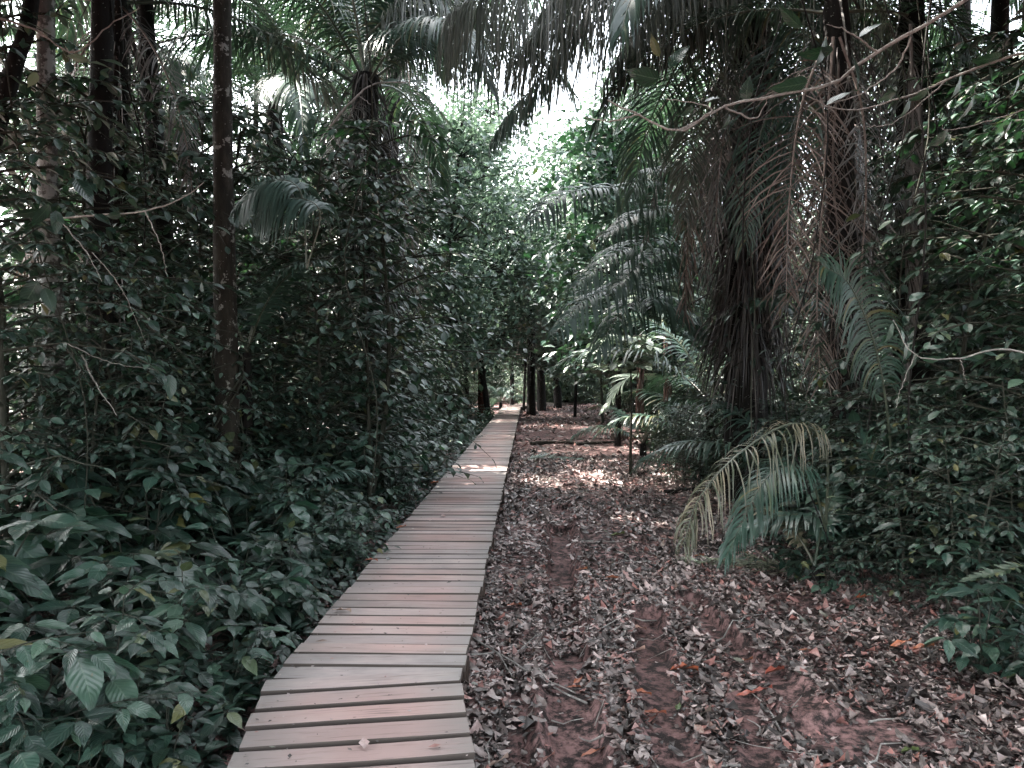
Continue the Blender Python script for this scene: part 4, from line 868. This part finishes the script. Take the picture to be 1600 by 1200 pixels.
small_palm('dark spiky understory palm in front of the massive palm', at(1215, 0, 10)[0], 9.6, [(q*2.4, 2.0+.2*(q % 3), 75-8*q, -15-7*q, M_FR) for q in range(8)], .3)
PS = small_palm('small palm with a pale sunlit frond beside the trail', at(1005, 0, 15.5)[0], 15.5, [(q*2.4, 1.6, 70-8*q, -15-7*q, M_FR) for q in range(5)], .3, .07)
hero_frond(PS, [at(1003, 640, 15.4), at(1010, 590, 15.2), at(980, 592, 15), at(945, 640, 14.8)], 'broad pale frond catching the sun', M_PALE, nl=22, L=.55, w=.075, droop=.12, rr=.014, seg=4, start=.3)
small_palm('low feathery palm below the massive palm', at(1080, 0, 12)[0]+.4, 13.2, [(q*2.4, 2.0, 70-7*q, -20-7*q, M_FR) for q in range(7)], .5)
PFAN = small_palm('understory palm in the left thicket behind the brown trunk', at(415, 0, 8.4)[0]-.2, 8.4, [(q*2.4+.8, 1.7, 80-9*q, 10-9*q, M_FR) for q in range(4)], 1.9, .06)
for pts, ll in [([(480, 420), (470, 300), (420, 285), (372, 325)], 'pale teal frond hanging like a fan beside the brown trunk'), ([(480, 420), (500, 330), (450, 310), (405, 340)], None)]:
    hero_frond(PFAN, [at(a, b, 7.5) for a, b in pts], ll, M_FRT, nl=54, L=.66, w=.026, droop=.6, rr=.01, seg=6, fwd=(.2, .9), start=.35, up=(0, -.5, .87))
small_palm('young palm among the undergrowth left of the boardwalk', at(450, 0, 7.6)[0], 7.6, [(q*2.4, 1.1, 72-9*q, -25-6*q, M_FRT) for q in range(5)], .15, .04, L=.5)
small_palm('young palm behind the pale trunk at the left', at(270, 0, 8.6)[0], 8.8, [(q*2.4, 2.0, 72-9*q, -25-6*q, M_FR) for q in range(7)], .3, .07)
small_palm('feathery understory palm at the far left of the thicket', at(30, 0, 9)[0], 9.5, [(q*2.4, 2.4, 75-9*q, -20-6*q, M_FR) for q in range(8)], 1.1, .07)
small_palm('low palm near the far boardwalk end', at(800, 0, 30)[0]-.6, 41, [(q*2.4, 2.2, 70-7*q, -20-7*q, M_FRT) for q in range(7)], .3)
small_palm('low palm in the dark shrubs at the right edge', at(1560, 0, 9)[0]+.8, 9.4, [(q*2.4, 1.9, 72-9*q, -20-6*q, M_FR) for q in range(7)], .3)
# teal frond palm on the right
PT = small_palm('young palm with one tall teal frond in front of the dead fronds', at(1395, 0, 6.2)[0], 6.4, [(q*2.4, 1.5, 70-9*q, -20-6*q, M_FR) for q in range(5)], .2, .06)
hero_frond(PT, [at(1395, 860, 6.3), at(1392, 700, 6.2), at(1372, 560, 6.1), at(1330, 450, 6.0), at(1285, 415, 5.9)], 'tall teal frond with narrow leaflets', M_FR, nl=74, L=.46, w=.018, droop=.42, rr=.014, seg=6, start=.42, fwd=(.05, .8), up=(.1, -1, .5))
hero_frond(PT, [at(1395, 860, 6.3), at(1372, 790, 6.2), at(1368, 740, 6.1), at(1345, 680, 6.0)], None, M_FR, nl=34, L=.28, w=.018, droop=.2, rr=.01, seg=4, start=.35, up=(0, -1, .5))
# arching yellowing frond over the litter
PY = small_palm('young palm whose yellowing frond arches down onto the litter', at(1290, 0, 5.9)[0], 6.1, [(.8, 1.1, 70, 0, M_FR), (2.2, .9, 60, -20, M_FRY)], .15, .04)
hero_frond(PY, [at(1292, 820, 6.0), at(1290, 700, 5.9), at(1240, 662, 5.7), at(1160, 705, 5.4), at(1095, 775, 5.2), at(1068, 850, 5.1)], 'yellowing frond arching down onto the fallen leaves', M_FRY, nl=66, L=.55, w=.0115, droop=.75, rr=.012, seg=7, start=.25, fwd=(.3, .8), jit=.25, miss=.12, bend=.5)
hero_frond(PY, [at(1292, 830, 6.0), at(1262, 740, 5.8), at(1200, 745, 5.6), at(1135, 870, 5.3)], 'lower green frond under the yellowing one', M_FR, nl=48, L=.5, w=.018, droop=.4, rr=.01, seg=5, start=.3)
g = None
# frond lying on the ground
t = thing('fallen_frond', 'pale green fallen palm frond flat on the litter', 'frond', gpt(1180, 880, 0)+np.array([0, 0, float(gh(2.1, 6.7))+.03]))
o_ = np.array(t.location)
join_frond(t, frond_mesh(spline([gpt(1290, 905)-o_*np.array([1, 1, 0])+np.array([0, 0, .02]), gpt(1190, 888)-o_*np.array([1, 1, 0])+np.array([0, 0, .04]), gpt(1075, 880)-o_*np.array([1, 1, 0])+np.array([0, 0, .02])], 12), leaf_mat('frond pale fallen', [(0, (.12, .16, .10)), (1, (.26, .28, .18))], veins=False, tf=0), nl=40, L=.34, w=.016, droop=.0, rr=.008, seg=4, fwd=(.7, 1.2), lift=.02), name='blade')
t = thing('fallen_frond', 'small dead frond on the litter near the trail end, left side', 'frond', gpt(850, 725, 0)); t.location.z = float(gh(*t.location[:2]))+.03
join_frond(t, frond_mesh(spline([(-.4, 0, .02), (0, .1, .07), (.7, .05, .03)], 10), M_FRT, nl=26, L=.35, w=.03, droop=.03, rr=.01, seg=3, fwd=(.6, 1.2), lift=.05), name='blade')
# fern-like frond bottom right
t = thing('fern', 'bright green fern reaching in from the right edge above the dark corner', 'fern', (2.95, 4.1, float(gh(2.95, 4.1))))
for pts in ([(1650, 960), (1610, 890), (1560, 895), (1508, 908)], [(1650, 960), (1650, 870), (1610, 850)]):
    hero_frond(t, [at(a, b, 4.2) for a, b in pts], None, M_LT, nl=26, L=.1, w=.028, droop=.06, rr=.005, seg=4, start=.2, fwd=(.3, .6))

# ------------------------------------------------------------------ pale sunlit bush, brown hanging sheaths
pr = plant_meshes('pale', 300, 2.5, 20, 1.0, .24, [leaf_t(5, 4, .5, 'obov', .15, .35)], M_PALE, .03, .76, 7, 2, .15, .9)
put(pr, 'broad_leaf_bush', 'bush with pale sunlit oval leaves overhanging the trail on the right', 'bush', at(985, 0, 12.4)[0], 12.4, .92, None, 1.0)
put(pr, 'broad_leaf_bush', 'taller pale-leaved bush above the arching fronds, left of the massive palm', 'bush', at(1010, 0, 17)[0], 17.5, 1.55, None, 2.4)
put(SAP[2], 'sapling', 'sapling with large bright leaves leaning toward the sky gap', 'sapling', -2.3, 10.8, 1.05, None, 3.9)
put(SAP[0], 'sapling', 'sapling with tiers of flat leaves in front of the vine-clad palm', 'sapling', at(560, 0, 9)[0], 9.6, 1.1, None, .9)
prl = plant_meshes('lit', 310, 5.0, 40, 1.7, .13, MID, M_LT, .04, .3, 9, 3, .3, .8)  # light leaf colour stands in for brighter light beside the path
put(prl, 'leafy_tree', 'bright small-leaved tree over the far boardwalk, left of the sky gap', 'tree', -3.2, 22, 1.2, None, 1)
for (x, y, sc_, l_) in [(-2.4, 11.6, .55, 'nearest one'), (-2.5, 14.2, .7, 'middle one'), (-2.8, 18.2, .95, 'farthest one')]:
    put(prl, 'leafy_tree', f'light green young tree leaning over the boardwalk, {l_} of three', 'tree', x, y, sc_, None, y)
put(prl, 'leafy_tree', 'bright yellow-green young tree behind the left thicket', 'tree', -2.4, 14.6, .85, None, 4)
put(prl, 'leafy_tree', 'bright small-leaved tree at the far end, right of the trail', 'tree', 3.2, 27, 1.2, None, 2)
for (px, py, d, h, n_) in [(1000, 520, 14.2, 1.1, 26), (1042, 515, 13.6, .5, 18), (1042, 590, 13.4, .45, 18), (1120, 470, 11.8, .9, 30), (1000, 590, 14.0, .9, 22)]:
    p = at(px, py, d); g = Geo()
    for k in range(n_):
        a = random.uniform(0, 6.28); r_ = random.uniform(.01, .07); L = h*random.uniform(.5, 1.1); q = np.array([[0, 0, 0], [math.cos(a)*r_, math.sin(a)*r_, -L*.4], [math.cos(a)*r_*1.3, math.sin(a)*r_*1.3, -L]])
        tube(g, q, [.006, .018, .004], 5)
    o = g.obj('dead_sheath', M_ROT); 
    ow = PB if d < 13.5 else PS
    o.parent = ow; o.location = [float(v) for v in (p-np.array(ow.location))]; o.scale = (1, 1, 1)

# ------------------------------------------------------------------ climbing vines on trunks
def vine(label, px, d, z0, z1, R, n, s, m=M_MD, seed=0):
    rs = np.random.RandomState(seed); x = at(px, 0, d)[0]; t = thing('climbing_vine', label, 'vine', (x, d, float(gh(x, d)))); gs = Geo(); gl = Geo()
    for k in range(4):
        tt = np.linspace(0, 1, 30); a = tt*rs.uniform(4, 9)+rs.uniform(0, 6); P = np.stack([(R+.02)*np.cos(a), (R+.02)*np.sin(a), z0+(z1-z0)*tt*rs.uniform(.75, 1)], -1); tube(gs, P, .01, 5)
    a = rs.uniform(0, 6.28, n); z = z0+(z1-z0)*rs.random(n); rr_ = R+rs.uniform(.0, .35, n)*(.5+vnoise(a*2, z, 1, seed)); P = np.stack([rr_*np.cos(a), rr_*np.sin(a), z], -1)
    D = np.stack([np.cos(a), np.sin(a), rs.uniform(-1.2, .1, n)], -1)+rs.normal(0, .4, (n, 3)); U = np.stack([np.cos(a)*.5, np.sin(a)*.5, np.ones(n)], -1)+rs.normal(0, .3, (n, 3)); place(gl, MID[0], P, D, U, s*rs.uniform(.6, 1.3, n))
    gs.obj('stem', B_STM, t); gl.obj('foliage', m, t)
vine('thick leafy vine wrapping the centre-left palm trunk', 572, 12, .5, 5.0, .24, 900, .16, M_MD, 3)
vine('thin leafy vine on the massive palm trunk', 1165, 10.5, .3, 2.6, .4, 260, .12, M_DK, 4)
vine('leafy vine creeping up the dark trunk right of the hanging fronds', 1425, 8.5, .5, 5.2, .2, 420, .15, M_DK, 5)
vine('leafy vine on the pale trunk at the left', 86, 7.2, .6, 3.0, .14, 170, .14, M_DK, 6)
vine('sparse vine at the foot of the brown trunk', 356, 8, .3, 2.1, .13, 90, .1, M_MD, 7)

# ------------------------------------------------------------------ bare branches and twigs
def branch(label, segs, d, r0, m=B_TWG, leaves=(), lm=M_DK, name='bare_branch', cat='branch', ls=.2):
    p0 = at(*segs[0][0], d); t = thing(name, label, cat, p0); g = Geo()
    for i, s_ in enumerate(segs):
        P = spline([at(a, b, d+.12*math.sin(a*.013+b*.02))-p0 for a, b in s_], 22); r = r0 if i == 0 else r0*.5; P[1:-1] += RNG.normal(0, .003, (20, 3)); tube(g, P, np.linspace(r, r*.35, 22), 7, rough=.1)
    g.obj('wood', m, t)
    if leaves:
        gl = Geo()
        for (a, b, ang, s, dd) in leaves:
            an = math.radians(ang); D = np.array([math.cos(an), -.25, math.sin(an)]); 
            place(gl, HI[random.randrange(4)], at(a, b, d)-p0, D, np.array([-math.sin(an)*.8, -dd, math.cos(an)*.8+.1]), s)
        gl.obj('foliage', lm, t)
    return t
branch('long pale bare branch reaching in from the top right over the palms',
       [[(1620, -90), (1510, 0), (1420, 52), (1360, 88), (1300, 130), (1200, 152), (1130, 168), (1060, 205), (1000, 180), (950, 158)], [(1060, 205), (1110, 172), (1040, 155)], [(1370, 85), (1330, 55), (1290, 40)], [(1420, 60), (1400, 105), (1350, 145), (1285, 168)], [(1130, 168), (1180, 185), (1200, 150)], [(1000, 180), (950, 190), (910, 183)]],
       3.6, .0105, leaves=[(1030, 125, 180, .17, .6), (1045, 108, 60, .14, .9), (1165, 160, 95, .12, .9), (1100, 160, 20, .10, .6), (1082, 168, 220, .09, .6), (1140, 180, 250, .10, .5), (1195, 195, -40, .10, .6), (1250, 45, 150, .16, .5), (1290, 60, 250, .18, .6), (1300, 80, 200, .2, .4), (1330, 90, 280, .17, .7), (1340, 60, 40, .15, .6), (1260, 130, 200, .2, .5), (1270, 190, -60, .13, .8), (1290, 165, 30, .15, .5), (1030, 90, 120, .12, .5), (1380, 130, -40, .12, .7), (1400, 140, 220, .12, .6)])
branch('thin forked grey branch below the long pale one, right side', [[(1640, 70), (1560, 95), (1480, 125), (1420, 150), (1340, 172), (1285, 168)], [(1480, 125), (1400, 190), (1350, 200)], [(1640, 160), (1560, 185), (1480, 205), (1470, 195)]], 4.4, .009, leaves=[(1450, 140, 220, .16, .6), (1500, 120, 250, .16, .6), (1540, 100, 280, .2, .4), (1560, 90, 200, .2, .4), (1590, 110, 260, .18, .5), (1520, 150, 240, .2, .5), (1420, 155, 250, .15, .8), (1580, 180, 250, .2, .5), (1480, 205, 230, .16, .5)])
branch('curved pale twig crossing in front of the brown trunk', [[(60, 345), (140, 338), (220, 332), (290, 308), (320, 285)], [(228, 330), (250, 380), (262, 430)], [(100, 350), (140, 400), (160, 440)]], 5.0, .008, leaves=[(80, 320, 240, .2, .6), (60, 330, 200, .18, .6), (150, 335, -30, .15, .8), (170, 318, 30, .13, .8), (190, 335, 200, .1, .8), (120, 280, -50, .24, .9), (90, 330, 280, .17, .7)])
branch('straight pale twig slanting down left of the dark trunks', [[(128, 555), (150, 600), (183, 650)], [(100, 535), (170, 565), (245, 578)], [(145, 395), (190, 450), (230, 540)]], 5.5, .007, leaves=[(240, 580, -20, .12, .8), (265, 585, -80, .2, .9), (60, 440, 250, .24, .8), (50, 470, 200, .2, .8), (70, 450, -60, .22, .9), (180, 450, 190, .13, .8), (200, 460, -30, .15, .8)])
branch('pale arching twig at the top left in front of the pale trunk', [[(-30, 20), (60, 50), (115, 85), (170, 45), (220, 15)], [(60, 50), (90, 70), (110, 95)]], 5.0, .008, leaves=[(130, 100, 0, .22, .5), (160, 95, -15, .2, .5), (140, 95, 180, .15, .7), (230, 20, 0, .14, .7), (60, 115, 250, .12, .8)], lm=M_LT)
branch('leaning pale twig in front of the vine-clad palm', [[(515, 200), (560, 150), (590, 132), (640, 130)], [(560, 150), (580, 165)]], 8.5, .014, leaves=[(600, 130, 10, .2, .9), (640, 130, 0, .2, .9)], lm=M_MD)
branch('thin twig with hanging leaves in front of the grey dead bundle', [[(1640, 560), (1560, 545), (1500, 560), (1430, 555), (1395, 500)], [(1430, 555), (1410, 600), (1400, 640)], [(1500, 560), (1510, 600)]], 4.3, .006, leaves=[(1395, 505, 250, .13, .9), (1408, 515, 275, .10, .9), (1415, 535, 260, .13, .9), (1432, 558, 240, .12, .9), (1390, 520, 240, .11, .9), (1470, 560, 185, .13, .7), (1500, 560, 0, .13, .7), (1530, 550, -10, .12, .7), (1540, 555, 190, .13, .7), (1450, 545, 20, .1, .7), (1420, 470, 40, .1, .8)], lm=M_PALE and M_MD)
branch('bare white twig lying on the litter against the boardwalk', [[(735, 995), (775, 1020), (810, 1042), (855, 1072), (900, 1090)], [(778, 1022), (800, 1060)], [(735, 1025), (770, 1025)]], 4.6, .005)
b_ = bpy.data.objects['bare_branch.007'] if 'bare_branch.007' in bpy.data.objects else None
# the ground twig is re-laid on the soil
if b_:
    ch = [o for o in bpy.data.objects if o.parent == b_][0]; bpy.data.objects.remove(ch); g = Geo(); b_.location = (-.25, 4.75, float(gh(-.25, 4.75)))
    for s_ in ([(735, 995), (775, 1020), (810, 1042), (855, 1072), (900, 1090)], [(778, 1022), (800, 1060)], [(735, 1025), (772, 1020)]):
        Q = spline([gpt(a, b) for a, b in s_], 20); Q[:, 2] = gh(Q[:, 0], Q[:, 1])+.045-b_.location.z; Q[:, 0] -= b_.location.x; Q[:, 1] -= b_.location.y; tube(g, Q, np.linspace(.007, .003, 20), 6, rough=.1)
    g.obj('wood', B_TWG, b_)

# logs and roots
def log(label, pts, r, name='fallen_log', cat='log', m=None):
    Q = spline([gpt(a, b) for a, b in pts], 18); c = Q[0].copy(); c[2] = float(gh(c[0], c[1])); t = thing(name, label, cat, c); Q[:, 2] = gh(Q[:, 0], Q[:, 1])+r*.55; g = Geo(); tube(g, Q-c, r*np.linspace(1, .7, 18)*(1+.12*RNG.normal(0, 1, 18)), 12, cap=True, rough=.12); g.obj('bark', m or B_LOG, t)
log('short pale log with a mossy cut end across the trail', [(985, 684), (1010, 686), (1035, 680)], .11)
log('mossy stump lying beside the short pale log', [(962, 688), (975, 684)], .16, 'tree_stump', 'stump')
log('long pale log at the far end of the trail', [(828, 637), (880, 633), (950, 631)], .12)
log('thin dark root crossing the trail under the pale log', [(830, 697), (880, 694), (940, 695), (965, 692)], .05, 'surface_root', 'root', B_BRN)
log('dark stick lying on the right side of the litter', [(1200, 820), (1240, 812), (1275, 790)], .03, 'dead_branch', 'branch')
log('long dark stick across the middle of the trail', [(840, 733), (880, 726), (905, 722)], .03, 'dead_branch', 'branch', B_DRK)
log('thick stick at the foot of the dark shrubs', [(1040, 770), (1100, 764), (1150, 752)], .04, 'dead_branch', 'branch', B_DRK)
